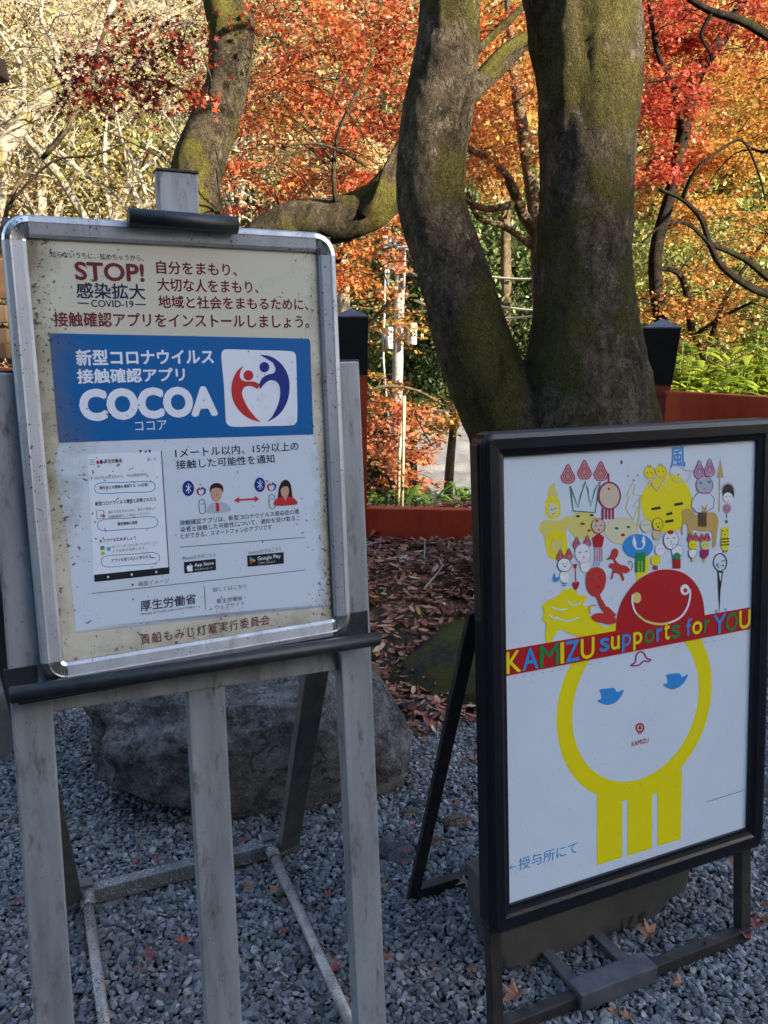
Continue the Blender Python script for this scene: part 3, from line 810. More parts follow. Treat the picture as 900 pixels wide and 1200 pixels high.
# ------------------------------------------------------------------ utility pole, stake, cables, grey roofed building in the valley
M['concrete'] = surf('pole_concrete', [(.3, (.20, .185, .165)), (.6, (.33, .31, .275)), (.8, (.27, .25, .22))], 12, .8, bstr=.2)
M['galv'] = surf('galvanised', [(.3, (.30, .31, .32)), (.6, (.5, .51, .52))], 20, .45, .6, bstr=.1)
M['porcelain'] = surf('porcelain', [(.3, (.65, .65, .66)), (.7, (.8, .8, .8))], 10, .3, bstr=0)
YP = 13.0
pb = at(461, 640, YP); pt = at(470, 279, YP)
pole = thing('utility_pole', 'pale concrete utility pole with crossarms and transformers down in the valley', 'utility pole', (pb.x, pb.y, pb.z))
mb = MB(); mb.tube([pb, pt], [.095, .075], 14); mb.build('pole', M['concrete'], pole)
for k, (y, xa, xb) in enumerate(((289, 449, 478), (312, 455, 476), (392, 446, 488))):
    mb = MB(); mb.bar(at(xa, y, YP - .1), at(xb, y + 1, YP - .1), (0, 0, 1), .07, .07); ca = mb.build('crossarm', M['galv'], pole)
    if k == 0:
        for x in (452, 457, 462, 476):
            q = at(x, 289, YP - .1); mb = MB()
            mb.tube([q, q + Vector((0, 0, .06)), q + Vector((0, 0, .07)), q + Vector((0, 0, .11)), q + Vector((0, 0, .12)), q + Vector((0, 0, .16))], [.02, .03, .045, .035, .045, .02], 8)
            mb.build('insulator', M['porcelain'], ca)
for x, y, w, h in ((483, 391, 5.5, 12), (456, 396, 4.5, 12)):
    q = at(x, y, YP - .25); mb = MB(); r = pxr(x, y, YP, w); hh = pxr(x, y, YP, h)
    mb.tube([q - Vector((0, 0, hh * 1.02)), q - Vector((0, 0, hh)), q + Vector((0, 0, hh * .9)), q + Vector((0, 0, hh))], [r * .8, r, r, r * .85], 12)
    mb.build('transformer', M['porcelain'], pole)
for x in (455, 474):
    mb = MB(); mb.tube([at(x, 296, YP - .1), at(x - 1, 340, YP - .1)], .025, 6); mb.build('cable_box', M['galv'], pole)
mb = MB(); a = at(452, 300, YP - .15); mb.tube([a, at(449, 420, YP - .2), at(453, 470, YP - .2), at(458, 520, YP)], .018, 5); mb.build('conduit', M['galv'], pole)
pb2 = at(690, 640, 11.6); pt2 = at(690, 292, 11.6)
pole2 = thing('utility_pole', 'second utility pole standing hidden behind the thickest maple trunk', 'utility pole', (pb2.x, pb2.y, pb2.z - .8))
mb = MB(); mb.tube([pb2 - Vector((0, 0, .8)), pt2], [.10, .08], 12); mb.build('pole', M['concrete'], pole2)
M['cable'] = surf('cable', [(.3, (.42, .42, .34)), (.7, (.55, .55, .45))], 20, .6, bstr=0)
for nm, (a, b) in {'topmost pale overhead cable between the two big trunks': ((474, 290), (640, 311)), 'middle overhead cable crossing between the two big trunks': ((474, 314), (640, 349)), 'lowest overhead cable crossing between the two big trunks': ((486, 352), (640, 352))}.items():
    p, q = at(*a, YP), at(b[0], b[1], 11.8); q2 = p + (q - p) * ((690 - a[0]) / (b[0] - a[0])) * .985
    P = [p.lerp(q2, t) - Vector((0, 0, .25 * 4 * t * (1 - t))) for t in [i / 12 for i in range(13)]]
    mb = MB(); mb.tube(P, .017, 5); tag(recentre(mb.build('overhead_cable', M['cable']), p), nm, 'cable', 'overhead cables of the utility pole')
M['bamboo'] = surf('bamboo_stake', [(.3, (.34, .29, .16)), (.7, (.5, .45, .28))], 20, .5, bstr=.1, sc=(1, 1, .2))
for nm, dx, Y in (('darker bamboo stake just left of its taller twin by the utility pole', 0, 6.1), ('taller bamboo stake standing in front of the utility pole', 4.5, 6.0)):
    mb = MB(); y1 = 464 if dx else 500
    P = [at(466 + dx, 600, Y), at(468 + dx, 530, Y), at(471 + dx * .6, y1, Y)]; P[0].z = float(height(P[0].x, P[0].y))
    mb.tube(P, .012, 8)
    tag(recentre(mb.build('bamboo_stake', M['bamboo']), P[0]), nm, 'stake', 'bamboo stakes by the utility pole')

def slabmat():
    m, nt, b = _new('grey_plank_roof')
    v = coords(nt)
    n1 = noise(nt, v, 5, 6)
    c = ramp(nt, n1, [(.3, (.10, .10, .105)), (.6, (.19, .19, .19)), (.8, (.27, .265, .26))])
    lf = noise(nt, v, 16, 5, .7)
    c = mixc(nt, ramp(nt, lf, [(.61, (0, 0, 0)), (.64, (1, 1, 1))]), c, (.20, .12, .04))
    nt.links.new(c, b.inputs['Base Color']); b.inputs['Roughness'].default_value = .8
    bump(nt, b, n1, .3, .01)
    return m
M['roof'] = slabmat()
M['wallwood'] = surf('dark_timber', [(.3, (.04, .028, .02)), (.7, (.10, .075, .05))], 12, .8, bstr=.3, sc=(1, 1, .2))
rl, rr = at(488, 596, 9.2), at(640, 600, 9.2)
bl, brr = at(490, 490, 11.6), at(640, 500, 11.6)
hut = thing('building', 'small valley building with a leaf strewn grey plank roof below the fence', 'building', (1.1, 10.2, float(height(1.1, 10.2))))
mb = MB(); nrow = 8
for k in range(nrow):
    t0, t1 = k / nrow, (k + 1.12) / nrow
    a, b2 = rl.lerp(bl, t0), rr.lerp(brr, t0); c, d = rl.lerp(bl, t1), rr.lerp(brr, t1)
    up_ = Vector((0, 0, 1))
    lo, hi = up_ * .085, up_ * .012
    mb.add([a + lo, b2 + lo, d + hi, c + hi, a, b2, d - up_ * .02, c - up_ * .02], [(0, 1, 2, 3), (7, 6, 5, 4), (0, 4, 5, 1), (1, 5, 6, 2), (2, 6, 7, 3), (3, 7, 4, 0)])
rf = mb.build('roof', M['roof'], hut)
mb = MB(); mb.bar(bl + Vector((0, 0, .06)), brr + Vector((0, 0, .06)), (0, 0, 1), .22, .14); mb.build('ridge', M['roof'], rf)
zb = float(height(1.1, 10.2)) - .6
mb = MB()
ins = [(rl.lerp(rr, .06), 0), (rl.lerp(rr, .94), 0), (bl.lerp(brr, .94), 0), (bl.lerp(brr, .06), 0)]
ins[0] = (ins[0][0].lerp(bl, .1), 0); ins[1] = (ins[1][0].lerp(brr, .1), 0)
top = [p - Vector((0, 0, .06)) for p, _ in ins]; bot = [Vector((p.x, p.y, zb)) for p in top]
mb.add(bot + top, [(0, 1, 5, 4), (1, 2, 6, 5), (2, 3, 7, 6), (3, 0, 4, 7), (4, 5, 6, 7), (3, 2, 1, 0)])
mb.build('wall', M['wallwood'], hut)
random.seed(8)
tree('maple_tree', 'small maple growing in front of the grey plank roof', T([(524, 600, 6, 8.3), (527, 548, 5.5, 8.3), (531, 500, 4.5, 8.3), (530, 470, 3, 8.3)]), [], region(500, 552, 468, 505, 7.9, 8.8, 12, .16, .26), M['gold'], M['bark_tan'], 75, .032)

# ------------------------------------------------------------------ plants beyond the fence
random.seed(14)
def blades(name, label, x, y, n, h, lm, w, spread, group, cat='plant', arch=1.0):
    z = float(height(x, y)); root = thing(name, label, cat, (x, y, z), group)
    mb = MB(); st = MB()
    for k in range(n):
        a = random.uniform(0, 6.28); b0 = Vector((x, y, z)) + Vector((random.gauss(0, spread), random.gauss(0, spread), 0))
        hh = h * random.uniform(.55, 1.05); s = b0 + Vector((random.gauss(0, .06), random.gauss(0, .06), hh))
        st.tube([b0, (b0 + s) / 2 + Vector((random.gauss(0, .02), random.gauss(0, .02), 0)), s], [.004, .003, .002], 4, cap=False)
        for j in range(9):
            t = random.uniform(.45, 1); p = b0.lerp(s, t); a2 = random.uniform(0, 6.28); L = random.uniform(.15, .32)
            d = Vector((math.cos(a2), math.sin(a2), random.uniform(.1, .9))).normalized(); sd = d.cross(Vector((0, 0, 1))).normalized()
            V = []; 
            for q, ww in ((0, .25), (.25, .9), (.55, 1), (.8, .6), (1, .03)):
                c = p + d * (L * q) - Vector((0, 0, L * .55 * arch * q * q))
                V += [c - sd * w * ww, c + Vector((0, 0, .1 * w)), c + sd * w * ww]
            Fc = []
            for i in range(4):
                for e in (0, 1): Fc.append((i * 3 + e, i * 3 + e + 1, i * 3 + e + 4, i * 3 + e + 3))
            mb.add(V, Fc, 0, True)
    mb.build('leaves', lm, root, fix=False); st.build('stems', lm, root, fix=False)
    return root
bam = 'sunlit lime bamboo grass clump behind the right red fence rail'
for i, (px, Y, h) in enumerate(((800, 6.0, .62), (826, 6.3, .7), (848, 5.9, .62), (878, 6.1, .78), (905, 5.9, .7), (862, 6.7, .85), (810, 6.8, .8), (930, 6.5, .9))):
    p = at(px, 460, Y)
    zt_ = at(px, 418 + random.uniform(-25, 20), Y).z - float(height(p.x, Y))
    blades('bamboo_grass', bam, p.x, Y, 21, max(.35, zt_), M['lime'], .026, .12, 'bamboo grass clumps behind the right rail')
hos = 'green leafy plant growing just behind the low red fence rail'
for px, Y in ((478, 6.3), (500, 6.2), (517, 6.4), (536, 6.3), (552, 6.5), (455, 6.4), (590, 6.3)):
    p = at(px, 585, Y); zt_ = at(px, random.uniform(562, 578), Y).z - float(height(p.x, Y))
    blades('leafy_plant', hos, p.x, Y, 10, max(.2, zt_), M['hosta'], .017, .06, 'leafy plants behind the low rail', arch=1.3)

# ------------------------------------------------------------------ timber stall at the left edge
M['palewood'] = surf('pale_timber', [(.3, (.22, .13, .07)), (.6, (.36, .23, .13)), (.8, (.30, .18, .09))], 10, .6, bstr=.2, sc=(1, 1, .12))
M['brownwood'] = surf('brown_timber', [(.3, (.12, .06, .03)), (.7, (.25, .14, .07))], 10, .6, bstr=.2, sc=(.3, 1, 1))
M['stone'] = surf('grey_stone', [(.3, (.06, .06, .055)), (.6, (.14, .135, .12)), (.8, (.22, .21, .18))], 9, .9, bstr=.5)
sx = gnd(4, 885)
stall = thing('timber_stall', 'pale timber post structure on stone base cut off by left edge', 'stall', (sx.x - .12, sx.y + .05, 0))
q = Vector((sx.x - .085, sx.y + .08, 0)); ax3 = ((1, 0, 0), (0, 1, 0), (0, 0, 1))
mb = MB(); mb.box(q + Vector((-.03, 0, .10)), ax3, (.14, .14, .12), bev=.02); mb.build('base_stone', M['stone'], stall)
mb = MB(); mb.box(q + Vector((-.04, 0, 1.2)), ax3, (.055, .055, .98), bev=.004); mb.build('post', M['palewood'], stall)
for k, (ya, yb) in enumerate(((305, 350), (358, 378), (385, 402), (402, 420))):
    Yp = 3.9; a, b = at(11, ya, Yp), at(11, yb, Yp)
    mb = MB(); mb.box(((a.x - .6), Yp, (a.z + b.z) / 2), ax3, (.6, .03 + .01 * (k % 2), (a.z - b.z) / 2), bev=.004); mb.build('plank', M['palewood' if k in (1, 2) else 'brownwood'], stall)
mb = MB(); a = at(7, 74, 3.0); mb.box((a.x - .385, a.y + .12, a.z), ((1, 0, .12), (0, 1, 0), (-.12, 0, 1)), (.3, .1, .035), bev=.006); mb.build('roof', M['cap'], stall)

# ------------------------------------------------------------------ boulders and stones
def rockmat(name, stops, moss, amt):
    m, nt, b = _new(name)
    v = coords(nt)
    f = noise(nt, v, 13, 12, .74)
    c = ramp(nt, f, stops)
    fine = noise(nt, v, 120, 8, .8)
    c = mixc(nt, .8, c, ramp(nt, fine, [(.36, (.38, .38, .38)), (.64, (1.5, 1.5, 1.5))]), 'MULTIPLY')
    rid = mathn(nt, 'ABSOLUTE', mathn(nt, 'SUBTRACT', noise(nt, v, 5.5, 9, .62), .5))
    c = mixc(nt, .8, c, ramp(nt, rid, [(0, (.2, .19, .18)), (.022, (1, 1, 1))]), 'MULTIPLY')
    lich = noise(nt, v, 38, 4, .6)
    c = mixc(nt, ramp(nt, lich, [(.64, (0, 0, 0)), (.66, (.6, .6, .6))]), c, tuple(min(.5, x * 1.7) for x in stops[-1][1]))
    mo = noise(nt, v, 5, 8, .65)
    c = mixc(nt, ramp(nt, mo, [(.66 - amt * .4, (0, 0, 0)), (.75 - amt * .4, (1, 1, 1))]), c, mixc(nt, fine, tuple(x * .5 for x in moss), tuple(x * 1.5 for x in moss)))
    nt.links.new(c, b.inputs['Base Color']); b.inputs['Roughness'].default_value = .85; b.inputs['Specular IOR Level'].default_value = .25
    bump(nt, b, mathn(nt, 'ADD', f, mathn(nt, 'MULTIPLY', fine, .9)), 1.0, .035)
    return m
M['boulder'] = rockmat('boulder_stone', [(.36, (.10, .092, .083)), (.48, (.23, .215, .20)), (.60, (.40, .38, .36))], (.07, .07, .015), .05)
M['mossrock'] = rockmat('mossy_stone', [(.3, (.03, .026, .022)), (.6, (.09, .075, .06))], (.105, .10, .02), .64)
M['slab'] = rockmat('flat_slab', [(.3, (.10, .11, .12)), (.6, (.20, .215, .225)), (.8, (.28, .29, .30))], (.07, .07, .02), -.4)
M['tan'] = rockmat('tan_stone', [(.3, (.20, .15, .10)), (.6, (.34, .27, .19)), (.8, (.42, .36, .28))], (.07, .07, .02), -.4)
M['white'] = rockmat('white_stone', [(.3, (.36, .36, .35)), (.6, (.5, .5, .48))], (.07, .07, .02), -.5)
def rock(name, label, c, half, yaw, mat, sub=5, amp=.16, fq=1.6, power=.72, seed=0, cat='stone', group=None, cuts=0):
    bm = bmesh.new(); bmesh.ops.create_icosphere(bm, subdivisions=sub, radius=1)
    rd = random.Random(seed)
    pl = []
    for k in range(cuts):
        n = Vector((rd.gauss(0, 1), rd.gauss(0, 1), rd.gauss(.15, .8))).normalized(); pl.append((n, rd.uniform(.72, .92)))
    for v in bm.verts:
        d = v.co.normalized()
        p = Vector([math.copysign(abs(x) ** power, x) for x in d])
        q = d * fq + Vector((seed * 3.1, seed, 0))
        f = 1 + amp * (1.6 * mnoise.noise(q) + .8 * mnoise.noise(q * 2.3) + .35 * mnoise.noise(q * 5.5) + .16 * mnoise.noise(q * 13) + (.12 * (1 - abs(mnoise.noise(q * 7 + Vector((9, 9, 9)))) * 2.5) + (.22 if mat == 'mossrock' else .10) * mnoise.noise(q * 30) + (.16 * mnoise.noise(q * 55) if mat == 'mossrock' else 0) if sub > 5 else 0))
        p = p * f
        for n, dd in pl:
            e = p.dot(n) - dd
            if e > 0: p = p - n * (e * .93)
        v.co = Vector((p.x * half[0], p.y * half[1], p.z * half[2]))
    me = bpy.data.meshes.new(name); bm.to_mesh(me); bm.free()
    for p in me.polygons: p.use_smooth = sub > 3
    me.materials.append(M[mat])
    ob = link(name, me); ob.location = c; ob.rotation_euler = (0, 0, yaw)
    return tag(ob, label, cat, group)
cb = gnd(300, 900)
rock('boulder', 'large dark grey boulder lying on the gravel behind the easel legs', (-.365, 2.36, .15), (.46, .34, .27), .10, 'boulder', 6, .13, 1.25, .66, 6, 'boulder', cuts=7)
rock('boulder', 'moss covered dark boulder at the edge of the leaf litter', (.31, 3.02, .055), (.34, .24, .165), .15, 'mossrock', 6, .13, 1.5, .7, 11, 'boulder', cuts=4)
def onpx(px, py, z=0.0): return gnd(px, py, z)
for (px, py, hx_, hy_, hz_, yaw, mat, lab, sd) in (
    (461, 1000, .048, .062, .016, .5, 'slab', 'flat pale grey slab stone beside the right easel leg', 1),
    (490, 832, .085, .07, .03, .1, 'slab', 'flat grey slab between the big boulder and the mossy boulder', 2),
    (532, 967, .030, .024, .018, .3, 'tan', 'tan stone lying on the gravel left of the black signboard', 3),
    (480, 957, .020, .018, .014, 0, 'tan', 'small rounded tan stone near the right end of the boulder', 4),
    (490, 946, .026, .017, .014, -.5, 'slab', 'small grey stone next to the rounded tan stone', 5),
    (487, 862, .026, .020, .014, 0, 'tan', 'brownish stone in front of the flat slab by the mossy boulder', 6),
    (150, 1109, .018, .016, .013, .2, 'white', 'white pebble on the gravel inside the easel base', 7),
    (307, 1183, .010, .008, .007, .2, 'white', 'small cream pebble at the bottom between the easel legs', 8),
    (510, 990, .024, .016, .012, .6, 'tan', 'pale brown stone half hidden by the rear leg of the black signboard', 9),
    (892, 930, .05, .045, .03, .2, 'slab', 'grey stone at the right edge of the photo beside the signboard leg', 10)):
    p = onpx(px, py)
    rock('stone', lab, (p.x, p.y, hz_ * .55), (hx_, hy_, hz_), yaw, mat, 4, .14, 1.8, .7, sd, 'stone', cuts=5)

# ------------------------------------------------------------------ gravel (real stones) and leaf litter
bm = bmesh.new(); bmesh.ops.create_cube(bm, size=2); bmesh.ops.subdivide_edges(bm, edges=bm.edges[:], cuts=1, use_grid_fill=True)
bm.verts.ensure_lookup_table()
SV = np.array([tuple(v.co.normalized()) for v in bm.verts]); SF = np.array([[v.index for v in f.verts] for f in bm.faces]); bm.free()
def stone_field(spacing, xlim, ylim, size, z0, zj, keep):
    gx, gy = np.meshgrid(np.arange(*xlim, spacing), np.arange(*ylim, spacing))
    P = np.stack([gx.ravel(), gy.ravel()], 1) + rng.uniform(-.5, .5, (gx.size, 2)) * spacing
    P = P[keep(P[:, 0], P[:, 1])]
    n = len(P); k = len(SV)
    sc = size * np.exp(rng.normal(0, .24, (n, 1))) * np.stack([rng.uniform(.85, 1.5, n), rng.uniform(.7, 1.05, n), rng.uniform(.45, .8, n)], 1)
    V = SV[None] * np.ones((n, 1, 1))
    V = V * (1 + rng.normal(0, .10, (n, k, 1)))
    for c in range(4):      # chip flat faces off each stone
        nn = rng.normal(size=(n, 1, 3)); nn /= np.linalg.norm(nn, axis=2, keepdims=True)
        e = (V * nn).sum(2, keepdims=True) - rng.uniform(.5, .85, (n, 1, 1))
        V = V - nn * np.maximum(e, 0)
    V = V * sc[:, None, :]
    a = rng.uniform(0, 6.28, n); ti = rng.normal(0, .35, (n, 2))
    ca, sa = np.cos(a)[:, None], np.sin(a)[:, None]
    x, y, z = V[..., 0], V[..., 1], V[..., 2]
    z2 = z + ti[:, :1] * x + ti[:, 1:] * y
    X = ca * x - sa * y + P[:, :1]; Y = sa * x + ca * y + P[:, 1:]
    Z = z2 + (z0 + rng.uniform(-zj, zj, n) + height(P[:, 0], P[:, 1]) * .5)[:, None]
    V = np.stack([X, Y, Z], -1).reshape(-1, 3)
    F = (SF[None] + (np.arange(n) * k)[:, None, None]).reshape(-1, 4)
    return V, F
def keepg(x, y):
    lim = np.interp(x, [-3, -1.0, -.4, .1, .7, 1.4, 3], [3.6, 3.3, 2.85, 2.72, 2.9, 3.1, 3.1])
    return (y < lim) & (np.abs(x) < .50 * y + .30) & (y > 1.08)
V1, F1 = stone_field(.0094, (-2.0, 2.0), (1.0, 3.4), .0069, .003, .005, keepg)
V2, F2 = stone_field(.0148, (-2.0, 2.0), (1.0, 3.4), .0071, .008, .004, lambda x, y: keepg(x, y) & (rng.random(len(x)) < .55 + .35 * np.sin(x * 7 + 2 * np.sin(y * 5)) * np.sin(y * 8 + 1)))
V = np.concatenate([V1, V2]); F = np.concatenate([F1, F2 + len(V1)])
tag(npmesh('gravel', V, F, M['gravel']), 'blue grey crushed gravel covering the ground in front', 'gravel', kind='stuff')

def litter_leaves(n, xlim, ylim, size):
    T_ = []
    for j in range(5):
        t = j / 4; w = .42 * math.sin(math.pi * (.12 + .80 * t))
        for i in (-1, 0, 1): T_.append((i * w, -1 + 2 * t, (.18 * abs(i)) + .35 * (t - .5) ** 2))
    T_ = np.array(T_)
    Fq = []
    for j in range(4):
        for i in (0, 1): Fq.append((j * 3 + i, j * 3 + i + 1, j * 3 + i + 4, j * 3 + i + 3))
    Fq = np.array(Fq)
    x = rng.uniform(*xlim, n); y = rng.uniform(*ylim, n)
    lim = np.interp(x, [-3, -1.0, -.4, .1, .7, 1.4, 3], [3.45, 3.15, 2.7, 2.6, 2.8, 3.0, 3.0])
    k = y > lim + rng.exponential(.05, n) - .02
    x, y = x[k], y[k]; n = len(x)
    C = np.stack([x, y, height(x, y) + rng.uniform(.0, .04, n)], 1)
    nn = rng.normal(0, .28, (n, 3)); nn[:, 2] += 1; nn[:, 1] -= .12
    V, _ = scatter(T_, C, nn, size * rng.uniform(.5, 1.35, n))
    V = V.reshape(n, 15, 3); V = V.reshape(-1, 3)
    F = (Fq[None] + (np.arange(n) * 15)[:, None, None]).reshape(-1, 4)
    return V, F
Va, Fa = litter_leaves(26000, (-1.6, 2.4), (2.6, 4.9), .0185)
Vb, Fb = litter_leaves(1800, (-1.6, 2.4), (2.6, 4.9), .027)
Vb[:, 2] += .02
tag(npmesh('leaf_litter', np.concatenate([Va, Vb]), np.concatenate([Fa, Fb + len(Va)]), M['litter'], smooth=True), 'brown and dull red leaf litter covering the bank below the low rail', 'leaf litter', kind='stuff')
M['twig'] = surf('pale_twig', [(.3, (.28, .24, .19)), (.7, (.42, .38, .32))], 30, .8, bstr=0)
for rows, lab in ((((497, 690), (510, 675), (519, 663), (515, 656)), 'pale forked twig lying on the leaf litter'), (((428, 640), (440, 636), (450, 633)), 'short pale twig on the litter below the left end of the low rail'), (((498, 634), (498, 645), (497, 655)), 'thin white stick poking down below the low red rail')):
    P = []
    for x, y in rows:
        p = at(x, y, 3.7); p.z = float(height(p.x, p.y)) + .055
        # walk along the ray until it meets the bank
        for s in np.linspace(2.6, 4.6, 200):
            q = at(x, y, s)
            if q.z < float(height(q.x, q.y)) + .055: p = q; break
        P.append(p)
    mb = MB(); mb.tube(P, [.005] + [.004] * (len(P) - 2) + [.003], 5)
    tag(recentre(mb.build('twig', M['twig']), P[0]), lab, 'twig', 'twigs on the leaf litter')

# fallen maple leaves on the gravel, each its own
M['fallen'] = []
for nm, a, b in (('rust', (.22, .075, .035), (.36, .16, .085)), ('crim', (.17, .035, .03), (.28, .075, .06)), ('red', (.42, .05, .025), (.5, .10, .04)), ('brown', (.15, .07, .04), (.27, .15, .09))):
    M['fallen'].append(surf('fallen_' + nm, [(.3, a), (.7, b)], 60, .6, bstr=.4, bscale=90))
def fallen(px, py, size, ci, rz, curl, z=.030):
    size *= 1.15
    mb = MB(); p = gnd(px, py, z)
    n = 10; V = [(0, 0, .0)]; wd = random.uniform(.6, 1); fold = random.uniform(0, .45)
    for q in MAPLE:
        r2 = q[0] ** 2 + q[1] ** 2
        V.append((q[0] * size * wd * random.uniform(.75, 1.1), q[1] * size * random.uniform(.75, 1.1), size * (curl * r2 * .7 + fold * abs(q[0]) + random.uniform(-.1, .18))))
    V += [(0, -.2 * size, .02 * size), (.02 * size, -.85 * size, .12 * size), (-.02 * size, -.85 * size, .12 * size)]
    c, s = math.cos(rz), math.sin(rz)
    V = [(p.x + x * c - y * s, p.y + x * s + y * c, p.z + zz) for x, y, zz in V]
    mb.add(V, [(0, 1 + i, 1 + (i + 1) % 10) for i in range(10)] + [(11, 12, 13)])
    names = ('rust orange', 'dull crimson', 'bright red', 'brown')
    ob = mb.build('fallen_leaf', M['fallen'][ci], fix=False)
    recentre(ob, p)
    return tag(ob, '%s maple leaf fallen on the grey gravel' % names[ci], 'leaf', names[ci] + ' leaves fallen on the gravel')
random.seed(3)
for px, py, s, ci in ((175, 1122, .030, 1), (216, 1103, .020, 2), (165, 1140, .018, 3), (110, 1092, .018, 0), (166, 988, .017, 0), (158, 1013, .018, 1), (184, 1010, .02, 1), (203, 1015, .022, 1), (293, 1039, .026, 0), (321, 1044, .022, 0), (384, 1050, .02, 1),
                      (333, 1092, .018, 1), (393, 1138, .022, 1), (333, 1060, .014, 1), (448, 1037, .018, 0), (454, 1122, .026, 0), (509, 1140, .016, 3), (475, 1012, .016, 1), (500, 1018, .016, 0), (476, 998, .016, 1), (535, 940, .018, 1), (556, 1140, .016, 0),
                      (506, 850, .022, 0), (499, 870, .02, 0), (544, 890, .02, 1), (556, 890, .02, 0), (548, 960, .018, 1), (515, 838, .02, 3), (552, 845, .02, 1), (483, 968, .018, 1), (545, 1035, .03, 3), (605, 1165, .04, 0), (760, 1096, .036, 0), (747, 1150, .001, 0), (797, 1152, .022, 0), (720, 1185, .024, 0), (712, 1176, .001, 0), (736, 1193, .02, 0), (826, 1103, .028, 3),
                      (885, 1085, .034, 1), (893, 1078, .026, 0), (876, 1098, .024, 1), (858, 1012, .018, 0), (893, 1060, .02, 1), (84, 880, .018, 0), (98, 865, .018, 0), (100, 890, .016, 2), (110, 846, .018, 2), (128, 935, .018, 0), (24, 1055, .02, 1), (285, 985, .02, 1)):
    if s > .01: fallen(px, py, s, ci, random.uniform(0, 6.28), random.uniform(.1, .7))
# ------------------------------------------------------------------ the two signs: shared tools
def weathered(name, stops, rough, metal, spot=(.03, .022, .015), spots=.66, streak=.5, spec=.5):
    m, nt, b = _new(name)
    v = coords(nt)
    vs = coords(nt, 'Object', (1, 1, .12))
    c = ramp(nt, noise(nt, vs, 26, 6, .6), stops)
    blot = noise(nt, v, 230, 2, .4)
    clump = noise(nt, v, 14, 4, .6)
    fm = mathn(nt, 'MULTIPLY', ramp(nt, blot, [(spots, (0, 0, 0)), (spots + .035, (1, 1, 1))]), ramp(nt, clump, [(.38, (.1, .1, .1)), (.6, (1, 1, 1))]))
    c = mixc(nt, fm, c, spot)
    gr = noise(nt, coords(nt, 'Object', (1, 1, .3)), 40, 7, .75)
    gm = mathn(nt, 'MULTIPLY', ramp(nt, gr, [(.54, (0, 0, 0)), (.75, (1, 1, 1))]), streak)
    c = mixc(nt, gm, c, tuple(x * 2.2 for x in spot))
    nt.links.new(c, b.inputs['Base Color'])
    b.inputs['Metallic'].default_value = metal
    b.inputs['Specular IOR Level'].default_value = spec
    r = ramp(nt, gr, [(.3, (rough,) * 3), (.8, (min(1, rough + .3),) * 3)])
    nt.links.new(r, b.inputs['Roughness'])
    bump(nt, b, gr, .12, .002)
    return m
M['alu'] = weathered('aluminium_frame', [(.3, (.36, .37, .40)), (.7, (.52, .53, .56))], .38, .55)
M['alu_leg'] = weathered('aluminium_leg', [(.3, (.20, .21, .22)), (.5, (.31, .325, .34)), (.75, (.40, .415, .43))], .42, .4, streak=1.0, spots=.72)
M['alu_dark'] = weathered('dull_dark_metal', [(.3, (.10, .095, .085)), (.7, (.19, .18, .165))], .5, .35, streak=.6)
M['chrome'] = weathered('chromed_corner', [(.3, (.5, .5, .52)), (.7, (.7, .7, .72))], .16, 1.0, streak=.25)
M['rubber'] = surf('black_rubber', [(.3, (.010, .011, .013)), (.6, (.022, .024, .027)), (.8, (.05, .052, .055))], 45, .42, bstr=.25, bscale=120)
M['steel_rust'] = weathered('rusty_galvanised_pipe', [(.3, (.28, .24, .21)), (.55, (.46, .43, .41)), (.8, (.56, .53, .50))], .42, .5, spot=(.10, .045, .025), spots=.56, streak=.9)
M['bar_dark'] = weathered('speckled_dark_bar', [(.3, (.12, .115, .105)), (.6, (.20, .195, .185)), (.85, (.30, .29, .28))], .4, .4, spot=(.50, .47, .44), spots=.56, streak=.25)
M['blackframe'] = surf('black_powder_coat', [(.3, (.006, .006, .009)), (.6, (.009, .009, .013)), (.82, (.018, .018, .023))], 30, .34, spec=.35, bstr=.12, bscale=120)
M['blackleg'] = surf('worn_black_steel', [(.3, (.012, .010, .009)), (.55, (.028, .024, .021)), (.78, (.075, .06, .05))], 34, .5, bstr=.3, bscale=90)
M['tank'] = surf('grey_plastic_tank', [(.3, (.06, .055, .048)), (.6, (.088, .082, .072)), (.8, (.125, .118, .102))], 14, .42, bstr=.12, bscale=60)
M['sleeve'] = surf('grey_plastic_sleeve', [(.3, (.05, .05, .055)), (.6, (.09, .09, .098)), (.8, (.13, .13, .135))], 26, .5, bstr=.2, bscale=80)

def homog(src, dst):
    A = []; B_ = []
    for (x, y), (u, v) in zip(src, dst):
        A += [[x, y, 1, 0, 0, 0, -u * x, -u * y], [0, 0, 0, x, y, 1, -v * x, -v * y]]; B_ += [u, v]
    h = np.linalg.solve(np.array(A, float), np.array(B_, float))
    return np.append(h, 1).reshape(3, 3)

